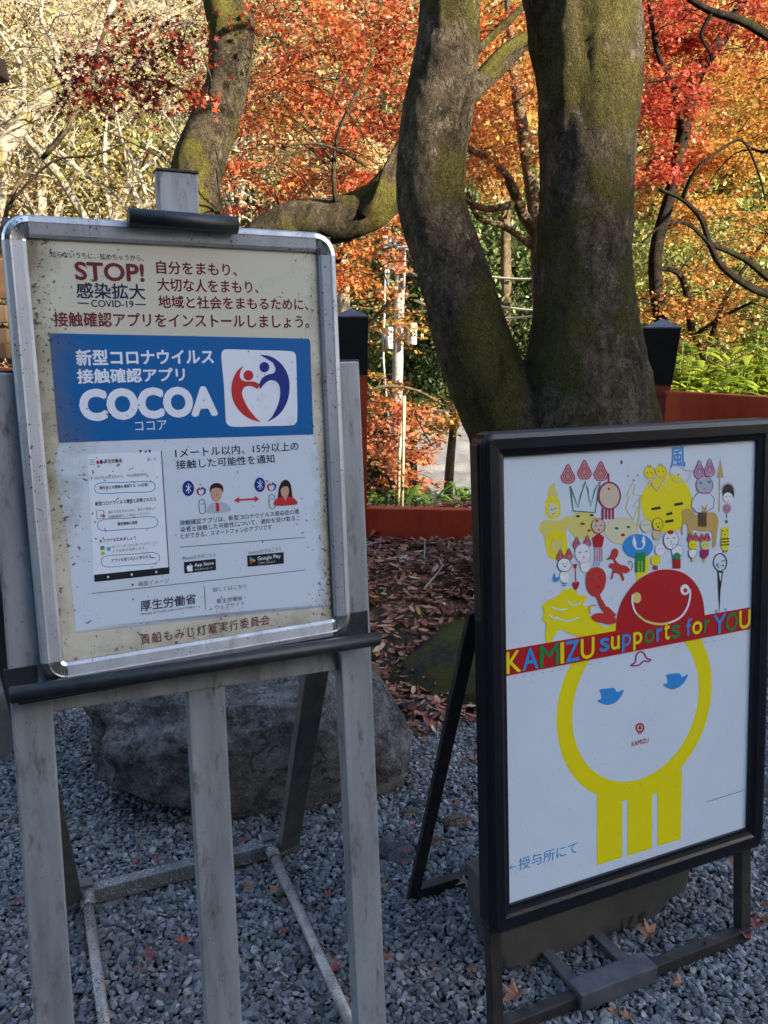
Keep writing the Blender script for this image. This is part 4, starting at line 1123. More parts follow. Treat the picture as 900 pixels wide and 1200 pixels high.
def rrect(w, h, R, inset, k=6):
    """rounded rectangle outline inset by `inset`; returns (points, on_corner flags)"""
    a, b = w / 2 - inset, h / 2 - inset; r = max(R - inset, .0008)
    out = []
    for cx, cy, a0 in ((a - r, b - r, 0), (-(a - r), b - r, 90), (-(a - r), -(b - r), 180), (a - r, -(b - r), 270)):
        for i in range(k + 1):
            t = math.radians(a0 + 90 * i / k); out.append((cx + r * math.cos(t), cy + r * math.sin(t)))
    return out
def frame_mesh(P, w, h, R, prof, k=6):
    """profile rings (inset, offset towards the viewer). Returns MB of rails and four MBs of corners"""
    rings = [[P.loc(u, v, off) for u, v in rrect(w, h, R, ins, k)] for ins, off in prof]
    n = len(rings[0]); rails = MB(); corners = [MB() for _ in range(4)]
    for i in range(n):
        j = (i + 1) % n
        onc = (i % (k + 1)) < k
        tgt = corners[i // (k + 1)] if onc else rails
        V = [];
        for r in rings: V += [r[i], r[j]]
        tgt.add(V, [(2 * q, 2 * q + 1, 2 * q + 3, 2 * q + 2) for q in range(len(rings) - 1)], 0, False)
    return rails, corners

class Print:
    """flat artwork: shapes given in photo pixels of a quad, laid on the plane in thin layers"""
    def __init__(s, P, H, mats, step=.00022):
        s.P, s.H, s.step, s.q = P, H, step, 0; s.Hi = np.linalg.inv(H); s.mb = MB(); s.names = []; s.mats = mats; s.k = 0
    def uv(s, x, y):
        q = s.H @ np.array([x, y, 1.0]); return q[0] / q[2], q[1] / q[2]
    def px(s, u, v):
        q = s.Hi @ np.array([u, v, 1.0]); return q[0] / q[2], q[1] / q[2]
    def mi(s, m):
        if m not in s.names: s.names.append(m)
        return s.names.index(m)
    def off(s, layer):
        s.q += 1
        return .0006 + layer * s.step + (s.q % 450) * 4e-7
    def polyuv(s, pts, m, layer):
        o = s.off(layer); s.mb.add([s.P.loc(u, v, o) for u, v in pts], [tuple(range(len(pts)))], s.mi(m))
    def poly(s, pts, m, layer): s.polyuv([s.uv(*p) for p in pts], m, layer)
    def curve(s, pts, n=5, closed=True):
        P_ = [Vector((a, b, 0)) for a, b in pts]; out = []; L = len(P_)
        rngi = range(L) if closed else range(L - 1)
        for i in rngi:
            g = lambda q: P_[q % L] if closed else P_[min(max(q, 0), L - 1)]
            a, b, c, d = g(i - 1), g(i), g(i + 1), g(i + 2)
            for j in range(n):
                t = j / n
                q = 0.5 * ((2 * b) + (c - a) * t + (2 * a - 5 * b + 4 * c - d) * t * t + (3 * b - a - 3 * c + d) * t ** 3)
                out.append((q.x, q.y))
        if not closed: out.append((P_[-1].x, P_[-1].y))
        return out
    def blob(s, pts, m, layer): s.poly(s.curve(pts), m, layer)
    def ell(s, cx, cy, rx, ry, m, layer, n=28, rot=0.0):
        c, sn = math.cos(rot), math.sin(rot)
        s.poly([(cx + rx * math.cos(t) * c - ry * math.sin(t) * sn, cy + rx * math.cos(t) * sn + ry * math.sin(t) * c) for t in [2 * math.pi * i / n for i in range(n)]], m, layer)
    def stroke(s, pts, wpx, m, layer, closed=False, smooth=False):
        if smooth: pts = s.curve(pts, 5, closed)
        n = len(pts); L = []; R = []
        for i in range(n):
            a = pts[(i - 1) % n] if closed else pts[max(i - 1, 0)]
            b = pts[(i + 1) % n] if closed else pts[min(i + 1, n - 1)]
            dx, dy = b[0] - a[0], b[1] - a[1]; l = math.hypot(dx, dy) or 1
            w = (wpx[i] if hasattr(wpx, '__len__') else wpx) / 2
            L.append((pts[i][0] - dy / l * w, pts[i][1] + dx / l * w)); R.append((pts[i][0] + dy / l * w, pts[i][1] - dx / l * w))
        o = s.off(layer); V = [s.P.loc(*s.uv(*p), o) for p in L + R]
        rg = range(n if closed else n - 1)
        s.mb.add(V, [(i, (i + 1) % n, n + (i + 1) % n, n + i) for i in rg], s.mi(m))
    def line(s, pts, w, m, layer): s.stroke(pts, w, m, layer)
    def ring(s, cx, cy, rx, ry, w, m, layer, n=28):
        s.stroke([(cx + rx * math.cos(t), cy + ry * math.sin(t)) for t in [2 * math.pi * i / n for i in range(n)]], w, m, layer, True)
    def text(s, body, xl, yt, yb, xr, m, layer, bold=0.0, space=1.0, shear=0.0):
        cu = bpy.data.curves.new('lettering', 'FONT'); cu.body = body; cu.resolution_u = 4; cu.space_character = space
        ob = bpy.data.objects.new('lettering', cu); me = bpy.data.meshes.new_from_object(ob)
        co = np.array([tuple(v.co)[:2] for v in me.vertices]); fs = [tuple(p.vertices) for p in me.polygons]
        x0, x1 = co[:, 0].min(), co[:, 0].max(); y0, y1 = co[:, 1].min(), co[:, 1].max()
        u0, vt = s.uv(xl, yt); u0b, vb = s.uv(xl, yb); u0 = (u0 + u0b) / 2
        vm = (vt + vb) / 2; lo, hi = u0, u0 + 3.0
        for _ in range(50):
            mid = (lo + hi) / 2
            if s.px(mid, vm)[0] < xr: lo = mid
            else: hi = mid
        U = u0 + (co[:, 0] - x0) / (x1 - x0) * (lo - u0); Vv = vb + (co[:, 1] - y0) / (y1 - y0) * (vt - vb)
        em = (vt - vb) / (y1 - y0)
        for k in range(9 if bold > .02 else (5 if bold else 1)):
            st = 45 if bold > .02 else 90
            du, dv = (0, 0) if k == 0 else (bold * em * math.cos(math.radians(st * k)), bold * em * math.sin(math.radians(st * k)))
            o = s.off(layer)
            s.mb.add([s.P.loc(a + du, b + dv, o) for a, b in zip(U, Vv)], fs, s.mi(m))
        bpy.data.objects.remove(ob); bpy.data.curves.remove(cu); bpy.data.meshes.remove(me)
    def build(s, name, parent):
        return s.mb.build(name, [s.mats[n] for n in s.names], parent)

# grime shared by every ink of the left poster
def inked(name, col, grime=1.0, rough=.32, edge=True):
    m, nt, b = _new('ink_' + name)
    v = coords(nt)
    tc = nt.nodes.new('ShaderNodeTexCoord')
    c = col
    big = noise(nt, v, 9, 8, .72)
    speck = noise(nt, v, 165, 2.5, .5)
    cl = noise(nt, v, 11, 5, .65)
    if grime:
        if edge:
            sp = N(nt, 'ShaderNodeSeparateXYZ'); nt.links.new(tc.outputs['Generated'], sp.inputs[0])
            ex = mathn(nt, 'MULTIPLY', mathn(nt, 'ABSOLUTE', mathn(nt, 'SUBTRACT', sp.outputs[0], .5)), 2.0)
            ez = mathn(nt, 'MULTIPLY', mathn(nt, 'SUBTRACT', .47, sp.outputs[2]), 2.1)
            e = mathn(nt, 'POWER', mathn(nt, 'MAXIMUM', ex, ez), 7.0)
            e = mathn(nt, 'ADD', mathn(nt, 'MULTIPLY', e, .46), -.02)
        else: e = 0.0
        g = ramp(nt, mathn(nt, 'ADD', big, e), [(.58, (0, 0, 0)), (.92, (1, 1, 1))])
        c = mixc(nt, mathn(nt, 'MULTIPLY', g, .85 * grime), c, (.17, .125, .065))
        thr = mathn(nt, 'ADD', speck, mathn(nt, 'MULTIPLY', e, .35))
        thr = mathn(nt, 'ADD', thr, mathn(nt, 'MULTIPLY', mathn(nt, 'SUBTRACT', cl, .5), .42))
        c = mixc(nt, mathn(nt, 'MULTIPLY', ramp(nt, thr, [(.70, (0, 0, 0)), (.74, (1, 1, 1))]), .8 * grime), c, (.05, .036, .02))
    else:
        c = mixc(nt, .10, c, ramp(nt, big, [(.35, (.6, .62, .66)), (.7, (1, 1, 1))]), 'MULTIPLY')
        c = mixc(nt, mathn(nt, 'MULTIPLY', ramp(nt, speck, [(.70, (0, 0, 0)), (.74, (1, 1, 1))]), .35), c, (.12, .12, .12))
    if hasattr(c, 'is_linked'): nt.links.new(c, b.inputs['Base Color'])
    b.inputs['Roughness'].default_value = rough
    b.inputs['Specular IOR Level'].default_value = .35
    bump(nt, b, cl, .03, .004)
    return m

# ------------------------------------------------------------------ left: framed poster on an aluminium easel
KE = .745                                                    # an A2 frame
PE = Plane((-.3798 * KE, 1.6807 * KE, CAMH - .215 * KE), math.radians(27.11), math.radians(4.38))
WE, HE = .6465 * KE, .87 * KE
QE = [(2, 252.5), (389, 273), (411, 740), (46.5, 807)]
HEm = homog(QE, [(-WE / 2, HE / 2), (WE / 2, HE / 2), (WE / 2, -HE / 2), (-WE / 2, -HE / 2)])
pfb = PE.loc(0, -HE / 2, -.01)
pf = thing('poster_frame', 'weathered aluminium snap frame holding a stained blue and white notice on the easel', 'poster frame', pfb)
prof = [(i * KE, o * KE) for i, o in [(.0, -.012), (.0, .006), (.004, .0125), (.013, .0145), (.016, .0135), (.034, .0105), (.040, .007), (.0405, .001)]]
rails_, cors = frame_mesh(PE, WE, HE, .046 * KE, prof)
rails_.build('frame_rail', M['alu'], pf)
for c in cors:
    c.build('frame_corner', M['chrome'], pf)
mb = MB(); mb.box(PE.loc(0, 0, -.0075), (PE.h, PE.v, PE.n), (WE / 2 - .004, HE / 2 - .004, .004)); mb.build('backing_board', M['alu_dark'], pf)

IN = {k: inked(k, v) for k, v in {'cream': (.60, .56, .45), 'sheet': (.60, .655, .73), 'blue': (.008, .115, .34), 'white': (.74, .77, .84), 'maroon': (.16, .020, .035), 'navy': (.02, .022, .07),
      'black': (.02, .02, .025), 'grey': (.16, .17, .19), 'red': (.52, .035, .035), 'dblue': (.02, .035, .22), 'lblue': (.10, .32, .55), 'skin': (.55, .33, .22), 'hair': (.035, .018, .014), 'shirt': (.42, .46, .52), 'green': (.05, .35, .08), 'yellow': (.6, .42, .04)}.items()}
pr = Print(PE, HEm, IN)
pr.poly([(31, 280), (370, 294), (390, 731), (72, 780)], 'cream', 0)
pr.poly(pr.curve([(69, 517), (180, 512.5), (300, 507.8), (366, 505), (376, 610), (384, 700), (378, 706), (300, 713), (180, 727), (94, 738), (86, 733), (78, 630)], 3), 'sheet', 1)
# heading
pr.text('知らないうちに、拡めちゃうから。', 60.5, 295, 302.5, 169, 'black', 2)
pr.text('STOP!', 90, 307.5, 327.5, 169, 'maroon', 2, .028)
pr.text('感染拡大', 91, 331, 349, 170.5, 'navy', 2, .018)
pr.line([(92, 354.7), (105, 355)], 1.3, 'navy', 2); pr.line([(159, 355.8), (171.5, 356)], 1.3, 'navy', 2)
pr.text('COVID-19', 108, 351, 359, 157, 'navy', 2, .012)
pr.text('自分をまもり、', 184, 305, 320, 277, 'maroon', 2, .018)
pr.text('大切な人をまもり、', 185, 325, 340, 302, 'maroon', 2, .018)
pr.text('地域と社会をまもるために、', 186, 345, 359.5, 360, 'maroon', 2, .018)
pr.text('接触確認アプリをインストールしましょう。', 64, 365, 382, 361, 'maroon', 2, .018)
# blue banner
pr.poly(pr.curve([(59.5, 397), (60, 392), (64, 390), (100, 390.5), (200, 391.6), (320, 393.2), (357, 393.8), (361.5, 395), (362.5, 399)], 4, False) + [(366.5, 505), (300, 507.8), (180, 512.4), (69, 517.3)], 'blue', 3)
pr.text('新型コロナウイルス', 90, 409, 427, 249.5, 'white', 4, .03)
pr.text('接触確認アプリ', 91, 431.5, 448, 216, 'white', 4, .03)
pr.text('COCOA', 95.5, 457, 490, 252, 'white', 4, .055)
pr.text('ココア', 158, 492, 503, 195, 'white', 4)
pr.poly(pr.curve([(259, 416), (261, 408.5), (268, 406.8), (302, 407.5), (337, 408.3), (344, 410.5), (346, 418), (347, 450), (347.5, 485), (345, 493), (338, 495), (303, 496), (275, 497), (266.5, 494.5), (264, 487), (262, 450)], 4), 'white', 4)
B2 = lambda L: [(60 + x / 2.8125, 380 + y / 2.8125) for x, y in L]
pr.poly(pr.curve(B2([(633, 127), (612, 145), (597, 175), (592, 210), (600, 248), (622, 280), (652, 302), (689, 313)]), 5, False) + pr.curve(B2([(672, 298), (648, 268), (630, 232), (628, 212), (638, 197), (655, 195), (668, 199), (679, 205)]), 5, False) + pr.curve(B2([(686, 190), (668, 180), (645, 180), (628, 176), (620, 165), (622, 147)]), 5, False), 'red', 5)
pr.poly(pr.curve(B2([(684, 92), (722, 98), (756, 122), (778, 160), (783, 205), (773, 250), (748, 288), (708, 314)]), 5, False) + pr.curve(B2([(727, 293), (744, 258), (752, 225), (750, 195), (737, 178), (718, 176), (700, 188), (686, 206)]), 5, False) + pr.curve(B2([(683, 188), (694, 168), (712, 157), (730, 152), (737, 138), (728, 117)]), 5, False), 'dblue', 6)
pr.ell(290.4, 437, 5.8, 6, 'red', 5); pr.ell(309, 427.2, 5.8, 6, 'dblue', 5)
# phone mock-up
C2 = lambda L: [(90 + x / 3.214, 510 + y / 3.214) for x, y in L]
D2 = lambda L: [(90 + x / 3.214, 620 + y / 3.214) for x, y in L]
pr.poly([(102, 531), (188, 526), (196.5, 664), (108, 674)], 'white', 2)
pr.line([(188.6, 526), (197.2, 668)], 1.4, 'grey', 3)
pr.poly([(108.5, 673), (197, 663), (197.4, 671), (109.2, 681.5)], 'black', 3)
for x, y in ((125, 675.5), (153, 672.3), (182, 669)): pr.ell(x, y, 1.4, 1.4, 'white', 4, 10)
pr.poly([(162, 525.5), (166.5, 525.3), (164.2, 528.3)], 'black', 3); pr.poly([(168, 528), (171.5, 527.8), (171.5, 524.8)], 'black', 3); pr.poly([(174, 524.8), (176, 524.7), (176, 527.8), (174, 528)], 'black', 3)
for i in range(3): pr.line([(104.5, 537.3 + i * 2.6), (110, 537 + i * 2.6)], .8, 'grey', 3)
pr.ell(114, 540, 1.8, 2.4, 'red', 3, 10); pr.ell(118, 539.5, 1.8, 2.6, 'dblue', 3, 10)
pr.text('厚生労働省', 121.5, 536.5, 541.5, 142.5, 'black', 3, .01)
pr.text('使い方', 171.5, 534.3, 538.5, 183, 'lblue', 3)
pr.text('2020年6月15日から　99日間使用中', 110, 556.5, 560.5, 171, 'grey', 3)
def pill(x0, y0, x1, y1, h, txt, x2, x3):
    m = h / 2
    pr.stroke(pr.curve([(x0, y0), (x0 + m, y0 - m), ((x0 + x1) / 2, (y0 + y1) / 2 - m), (x1 - m, y1 - m), (x1, y1), (x1 - m, y1 + m), ((x0 + x1) / 2, (y0 + y1) / 2 + m), (x0 + m, y0 + m)], 4), .9, 'lblue', 3, True)
    f = (x2 - x0) / (x1 - x0); yc = y0 + (y1 - y0) * f
    pr.text(txt, x2, yc - 2.1, yc + 2.1, x3, 'black', 3, .012)
pill(110, 570.5, 181, 568, 12, '陽性者との接触を確認する（14日間）', 116, 173)
pr.text('新型コロナウイルス陽性と診断されたら', 110.5, 586.5, 591.5, 182, 'black', 3, .014)
pr.stroke([(112, 597), (120.5, 596.3), (121, 606), (112.5, 606.8)], .9, 'grey', 3, True); pr.ell(120.5, 603, 1.6, 2, 'red', 4, 8)
pr.text('周りの方を守るために、匿名で登録して', 125.5, 597, 600.5, 182, 'grey', 3)
pr.text('接触確認にご協力ください。', 126, 602.5, 606, 176, 'grey', 3)
pill(113, 614, 184, 610, 13, '陽性情報の登録', 137, 160)
pr.text('本アプリを広めましょう', 115, 631, 635.3, 158, 'black', 3, .014)
pr.poly([(116, 639), (121, 638.5), (121.3, 643), (116.3, 643.5)], 'green', 3); pr.poly([(123.5, 640.5), (129, 639.5), (127, 645), (124, 643.5)], 'lblue', 3); pr.ell(119, 647.6, 2.4, 2.2, 'yellow', 3, 10)
pr.text('本アプリは多くの方に使っていただくことで', 130, 638.3, 641.6, 184, 'grey', 3)
pr.text('より効果を発揮します。', 130.5, 643.2, 646.5, 170, 'grey', 3)
pill(117, 657, 186, 652.5, 13, 'アプリを周りの人に知らせる', 129, 176)
pr.ell(154, 684.3, 1.2, 1.3, 'black', 3, 8)
pr.text('画面イメージ', 161, 680.8, 686.5, 197, 'grey', 3)
# right hand column
pr.text('1メートル以内、15分以上の', 205, 523, 534.3, 349, 'navy', 3, .008)
pr.text('接触した可能性を通知', 206, 537, 547.5, 321, 'navy', 3, .008)
for cx, cy, rx, ry in ((220, 569.7, 6.8, 9), (304, 564.7, 6.3, 8.6)):
    pr.ell(cx, cy, rx, ry, 'dblue', 3)
    pr.line([(cx - 3, cy - 3.2), (cx + 3, cy + 2.8), (cx, cy + 5.8), (cx, cy - 5.8), (cx + 3, cy - 2.8), (cx - 3, cy + 3.2)], .9, 'white', 4)
for cx, cy in ((235, 573), (317.7, 567)):
    pr.stroke([(cx - 2, cy - 4.6), (cx - 4.6, cy - 1), (cx - 3.4, cy + 3), (cx, cy + 5)], [.6, 2.2, 1.8, .5], 'red', 3, smooth=False); pr.ell(cx - 1.4, cy - 2.6, 1.1, 1.2, 'red', 4, 8)
    pr.stroke([(cx + 1, cy - 5.4), (cx + 4.8, cy - 2), (cx + 4, cy + 2.6), (cx + .5, cy + 5)], [.6, 2.2, 1.8, .5], 'dblue', 3); pr.ell(cx + 1, cy - 3.2, 1.1, 1.2, 'dblue', 4, 8)
for cx, cy in ((236.3, 591), (318.5, 584.3)):
    pr.stroke(pr.curve([(cx - 3.4, cy - 6.8), (cx + 2.6, cy - 7.1), (cx + 3.4, cy + 6.7), (cx - 2.8, cy + 7.1)], 2), .9, 'grey', 3, True); pr.line([(cx - 1.6, cy - 3), (cx + 1.6, cy - 3.2)], 1, 'lblue', 3)
pr.blob([(243, 598.4), (244, 590), (249, 586.6), (254, 586.2), (260, 586), (266.5, 588.5), (269, 596)], 'shirt', 3)
pr.poly([(252.3, 586.5), (255.8, 586.3), (256.6, 595), (254.4, 597.3), (252.4, 595.4)], 'red', 4)
pr.ell(253, 575.3, 6.3, 9.6, 'skin', 4); pr.blob([(245.8, 574), (246, 567), (250, 563.6), (256, 563.4), (260.5, 567), (260.6, 574), (258.5, 570), (253, 568.6), (248, 570)], 'hair', 5)
pr.line([(277, 583), (300, 581.4)], 2.2, 'red', 3); pr.poly([(274, 583.2), (279.5, 579.2), (279.9, 586.4)], 'red', 4); pr.poly([(303.5, 581.2), (297.8, 577.8), (298.3, 585)], 'red', 4)
pr.blob([(326, 588), (326, 572), (329, 562), (333.5, 558.6), (338, 560.5), (341, 568), (342, 586), (336, 588)], 'hair', 4)
pr.ell(333.2, 571.5, 4.9, 8.6, 'skin', 5); pr.blob([(328, 570), (329, 563), (333, 561.2), (337.5, 564), (338.4, 571), (336.5, 566.5), (331, 567)], 'hair', 6)
pr.blob([(321.5, 588.5), (324, 581), (330, 578.6), (337, 578.2), (344, 580.5), (347, 587)], 'red', 5); pr.poly([(331, 578.4), (336, 578), (334, 583.5)], 'skin', 7)
pr.text('接触確認アプリは、新型コロナウイルス感染症の感', 210, 607.5, 613.8, 350, 'navy', 3)
pr.text('染者と接触した可能性について、通知を受け取るこ', 210.5, 615.5, 621.8, 351, 'navy', 3)
pr.text('とができる。スマートフォンのアプリです', 211, 623.3, 629.5, 318, 'navy', 3)
pr.line([(210, 639.3), (357, 626.2)], .8, 'grey', 3)
pr.text('iPhoneの方はこちら', 213, 650, 655, 252, 'grey', 3)
pr.poly([(214.5, 657), (252, 652.6), (252.5, 666), (215.2, 670.3)], 'black', 3)
pr.blob([(218, 664), (219, 660.8), (221.5, 661.3), (224, 660.5), (225, 662), (224.2, 664), (225.2, 666), (223.5, 668), (221.5, 667.6), (219.3, 668.2)], 'white', 4); pr.line([(221.6, 660.4), (222.8, 658.8)], .9, 'white', 4)
pr.text('App Store', 227, 658.5, 663.5, 249.5, 'white', 4, .012); pr.text('からダウンロード', 227.5, 664.6, 667.3, 248, 'white', 4)
pr.text('Androidの方はこちら', 290.5, 642.5, 647.5, 329.5, 'grey', 3)
pr.poly([(289, 648.6), (332, 644), (332.4, 657.5), (289.8, 661.8)], 'black', 3)
pr.poly([(292, 650), (299, 654), (292.4, 659.5)], 'lblue', 4); pr.poly([(292.3, 655), (299, 654), (292.4, 659.5)], 'red', 5); pr.poly([(296, 652.2), (299.2, 654), (296.3, 656.2)], 'yellow', 6)
pr.text('Google Play', 301.5, 649.8, 655.6, 328.5, 'white', 4, .008); pr.text('で手に入れよう', 302, 656.4, 659, 322, 'white', 4)
pr.line([(105.5, 695.3), (357.5, 665)], .8, 'grey', 3)
pr.text('厚生労働省', 163, 703.5, 716.3, 228.5, 'navy', 3, .01)
pr.text('Ministry of Health, Labour and Welfare', 163.5, 718, 721.8, 229, 'grey', 3)
pr.line([(238.7, 685), (240.2, 713.5)], .7, 'grey', 3)
pr.text('詳しくはこちら', 248.7, 687, 692.8, 288.5, 'grey', 3)
pr.text('厚生労働省', 253, 700.5, 706.3, 283.5, 'grey', 3, .004); pr.text('ウェブサイト', 251, 707.8, 713.4, 286, 'grey', 3, .004)
pr.text('貴船もみじ灯篭実行委員会', 163, 743.5, 756.5, 315.5, 'maroon', 3, .004, 1.18)
pr.build('poster', pf)

# the easel
e0 = PE.px(62, 1190, -.03); eb = Vector((e0.x, e0.y, 0))
cE = PE.loc(0, -HE, -.03)
easel = thing('easel', 'aluminium easel stand with black rubber ledge carrying the framed notice', 'easel', (cE.x, cE.y, 0))
def down(P, x0, y0, x1, y1, off):
    """line through two pixels on the plane, carried on to the ground"""
    a, b = P.px(x0, y0, off), P.px(x1, y1, off)
    t = (.0 - a.z) / (b.z - a.z)
    return a, a.lerp(b, t)
def leg(parent, x0, y0, x1, y1, off, wpx, t, mat, name='leg', P=PE):
    a, b = down(P, x0, y0, x1, y1, off)
    mid = P.px(x1, y1, off); w = (P.px(x1 + wpx / 2, y1, off) - P.px(x1 - wpx / 2, y1, off)).length
    mb = MB(); mb.bar(a, b, P.n, w, t, bev=.003); ob = mb.build(name, M[mat], parent)
    return a, b, w, ob
aL, bL, wL, l1 = leg(easel, 9, 437, 63, 1190, -.026, 43, .03, 'alu_leg')
aR, bR, wR, l2 = leg(easel, 398, 424, 432, 1190, -.026, 31, .03, 'alu_leg')
aC, bC, wC, l3 = leg(easel, 206, 203, 261, 1190, -.040, 39, .022, 'alu_leg', 'centre_post')
for a, w in ((aL, wL), (aR, wR), (aC, wC)):
    mb = MB(); mb.box(a + PE.v * .001, (PE.h, PE.v, PE.n), (w / 2 + .0007, .0018, .0135), bev=.0006); mb.build('end_cap', M['rubber'], {id(aL): l1, id(aR): l2, id(aC): l3}[id(a)])
# black top clip
mb = MB(); ca, cb_ = PE.px(150, 254, .022), PE.px(278, 264, .022)
mb.tube([ca, ca + (cb_ - ca) * .004, cb_ - (cb_ - ca) * .004, cb_], [.010, .0125, .0125, .010], 16)
mb.box((ca + cb_) / 2 + PE.n * -.016 + PE.v * .004, (PE.h, PE.v, PE.n), ((cb_ - ca).length / 2 - .004, .007, .016), bev=.002)
mb.build('top_clip', M['rubber'], easel)
# ledge: front lip tube, black bed, grey cross bar
la, lb = PE.px(11, 815, .034), PE.px(444, 748, .034)
mb = MB(); mb.tube([la, la + (lb - la) * .003, lb - (lb - la) * .003, lb], [.0095, .0118, .0118, .0095], 16)
led = mb.build('ledge', M['rubber'], easel)
mb = MB()
da, db = PE.px(8, 799, .0), PE.px(431, 738, .0)
mb.box((la + lb) / 2 - PE.n * .026 - PE.v * .007, (PE.h, PE.v, PE.n), ((lb - la).length / 2 - .010, .0045, .024), bev=.002)
mb.build('ledge_bed', M['rubber'], led)
for x, y, w in ((25, 799, 36), (414, 732, 30)):
    c = PE.px(x, y, -.013); hw = (PE.px(x + w / 2, y, -.013) - PE.px(x - w / 2, y, -.013)).length / 2
    mb = MB(); mb.box(c, (PE.h, PE.v, PE.n), (hw + .002, .022, .004), bev=.001); mb.build('rubber_pad', M['rubber'], led)
ga, gb = PE.px(58, 819, -.034), PE.px(402, 771, -.034)
mb = MB(); mb.bar(ga, gb, PE.n, .034, .018, bev=.002); mb.build('cross_bar', M['alu_leg'], easel)
# base frame on the ground
g = lambda x, y, z: gnd(x, y, z)
b0, b1 = g(74, 1056, .035), g(351, 985, .035)
dirb = (b1 - b0).normalized()
mb = MB(); mb.bar(b0, b1, (0, 0, 1), .032, .040, bev=.004); bar = mb.build('rear_bar', M['bar_dark'], easel)
for (xa, ya, xb, yb, fr) in ((93, 1062, 122, 1200, .09), (313, 996, 411, 1200, .86)):
    p = b0.lerp(b1, fr) + Vector((0, 0, .004)); q = g(xb, yb, .03); q = p + (q - p) * 1.06
    mb = MB(); mb.tube([p, p.lerp(q, .5), q], .0115, 14); rod = mb.build('base_rod', M['steel_rust'], easel)
    d = (q - p).normalized(); mb = MB(); mb.tube([p - d * .02 + Vector((0, 0, .004)), p + d * .055], .0165, 14); mb.build('socket', M['bar_dark'], rod)
    mb = MB(); mb.box(p + Vector((0, 0, .024)) - d * .008, (dirb, Vector((0, 0, 1)).cross(dirb), (0, 0, 1)), (.016, .016, .003), bev=.001); mb.build('bracket', M['alu_dark'], rod)
f1 = b0.lerp(b1, .945); topR = PE.px(392, 640, -.06)
f0 = b0.lerp(b1, .03); topL = f0 + (topR - f1)
for p, q in ((f1, topR), (f0, topL)):
    mb = MB(); mb.bar(p + Vector((0, 0, -.01)), q, Vector((PE.n)), .052, .022, bev=.003); mb.build('rear_leg', M['alu_dark'], easel)
mb = MB(); mb.bar(topL, topR, PE.n, .03, .02, bev=.002); mb.build('hinge_bar', M['alu_dark'], easel)

# ------------------------------------------------------------------ right: black A-board
PS = Plane((.4934, 1.5442, CAMH - .6197), math.radians(24.58), math.radians(4.45))
WS, HS = .6936, .93
QS = [(562.5, 510), (903, 484), (892, 988), (572, 1095)]
HSm = homog(QS, [(-WS / 2, HS / 2), (WS / 2, HS / 2), (WS / 2, -HS / 2), (-WS / 2, -HS / 2)])
cS = PS.loc(0, -HS / 2 - .18)
board = thing('sandwich_board', 'black framed signboard with a white poster of colourful figures on steel legs', 'signboard', (cS.x, cS.y, 0))
profS = [(0, -.028), (0, .004), (.004, .011), (.012, .014), (.030, .013), (.036, .010), (.043, .008), (.0445, .0)]
rS, cS4 = frame_mesh(PS, WS, HS, .024, profS)
for c in cS4:
    o_ = len(rS.v); rS.v += c.v; rS.f += [[o_ + i for i in f] for f in c.f]; rS.mi += c.mi; rS.sm += c.sm
rS.build('panel_frame', M['blackframe'], board)
mb = MB(); mb.box(PS.loc(0, 0, -.014), (PS.h, PS.v, PS.n), (WS / 2 - .004, HS / 2 - .004, .0135)); mb.build('panel', M['blackframe'], board)
mb = MB(); a, b = PS.loc(-WS / 2 + .046, -HS / 2 + .047, .004), PS.loc(WS / 2 - .046, -HS / 2 + .047, .004); mb.bar(a, b, PS.n, .007, .006); mb.build('glazing_bead', M['blackframe'], board)
# legs of the front frame
mb = MB(); aa, bb = down(PS, 561, 520, 580, 1190, -.016); mb.bar(aa, bb, PS.n, .024, .024, bev=.002); mb.build('leg', M['blackleg'], board)
aa2, bb2 = down(PS, 886, 700, 870, 1090, -.016)
mb = MB(); mb.bar(PS.loc(WS / 2 - .034, HS / 2 - .05, -.042), bb2, PS.n, .028, .024, bev=.002); mb.build('leg', M['blackleg'], board)
for p in (bb, bb2): pass
fb0 = Vector((bb.x, bb.y, .026)); fb1 = Vector((bb2.x, bb2.y, .026)); fd = (fb1 - fb0).normalized(); fn = Vector((-fd.y, fd.x, 0))
mb = MB(); mb.bar(fb0 - fd * .012, fb1 + fd * .012, (0, 0, 1), .026, .026, bev=.003); fbar = mb.build('base_bar', M['blackleg'], board)
s0, s1 = g(672, 1168, .03), g(762, 1135, .03)
t0 = (s0 - fb0).dot(fd); t1 = (s1 - fb0).dot(fd)
mb = MB(); mb.bar(fb0 + fd * t0 + Vector((0, 0, .006)), fb0 + fd * t1 + Vector((0, 0, .006)), (0, 0, 1), .050, .040, bev=.004); mb.build('sleeve', M['sleeve'], fbar)
# rear frame
rb0 = g(484, 1046, .02); rb1 = rb0 + fd * (fb1 - fb0).length
mb = MB(); mb.bar(rb0, rb1, (0, 0, 1), .026, .026, bev=.003); rbar = mb.build('base_bar', M['blackleg'], board)
s0, s1 = g(546, 1017, .03), g(580, 1000, .03)
tt0 = (s0 - rb0).dot(fd)
mb = MB(); mb.bar(rb0 + fd * tt0 + Vector((0, 0, .006)), rb0 + fd * (tt0 + .2) + Vector((0, 0, .006)), (0, 0, 1), .050, .036, bev=.004); mb.build('sleeve', M['sleeve'], rbar)
topl = PS.px(557, 716, -.055); dl = topl - rb0
mb = MB(); mb.bar(rb0 + Vector((0, 0, -.01)), topl, PS.n, .030, .012, bev=.002); mb.build('rear_leg', M['blackleg'], board)
topr = topl + fd * (fb1 - fb0).length * .98
mb = MB(); mb.bar(rb1 + Vector((0, 0, -.01)), topr, PS.n, .030, .012, bev=.002); mb.build('rear_leg', M['blackleg'], board)
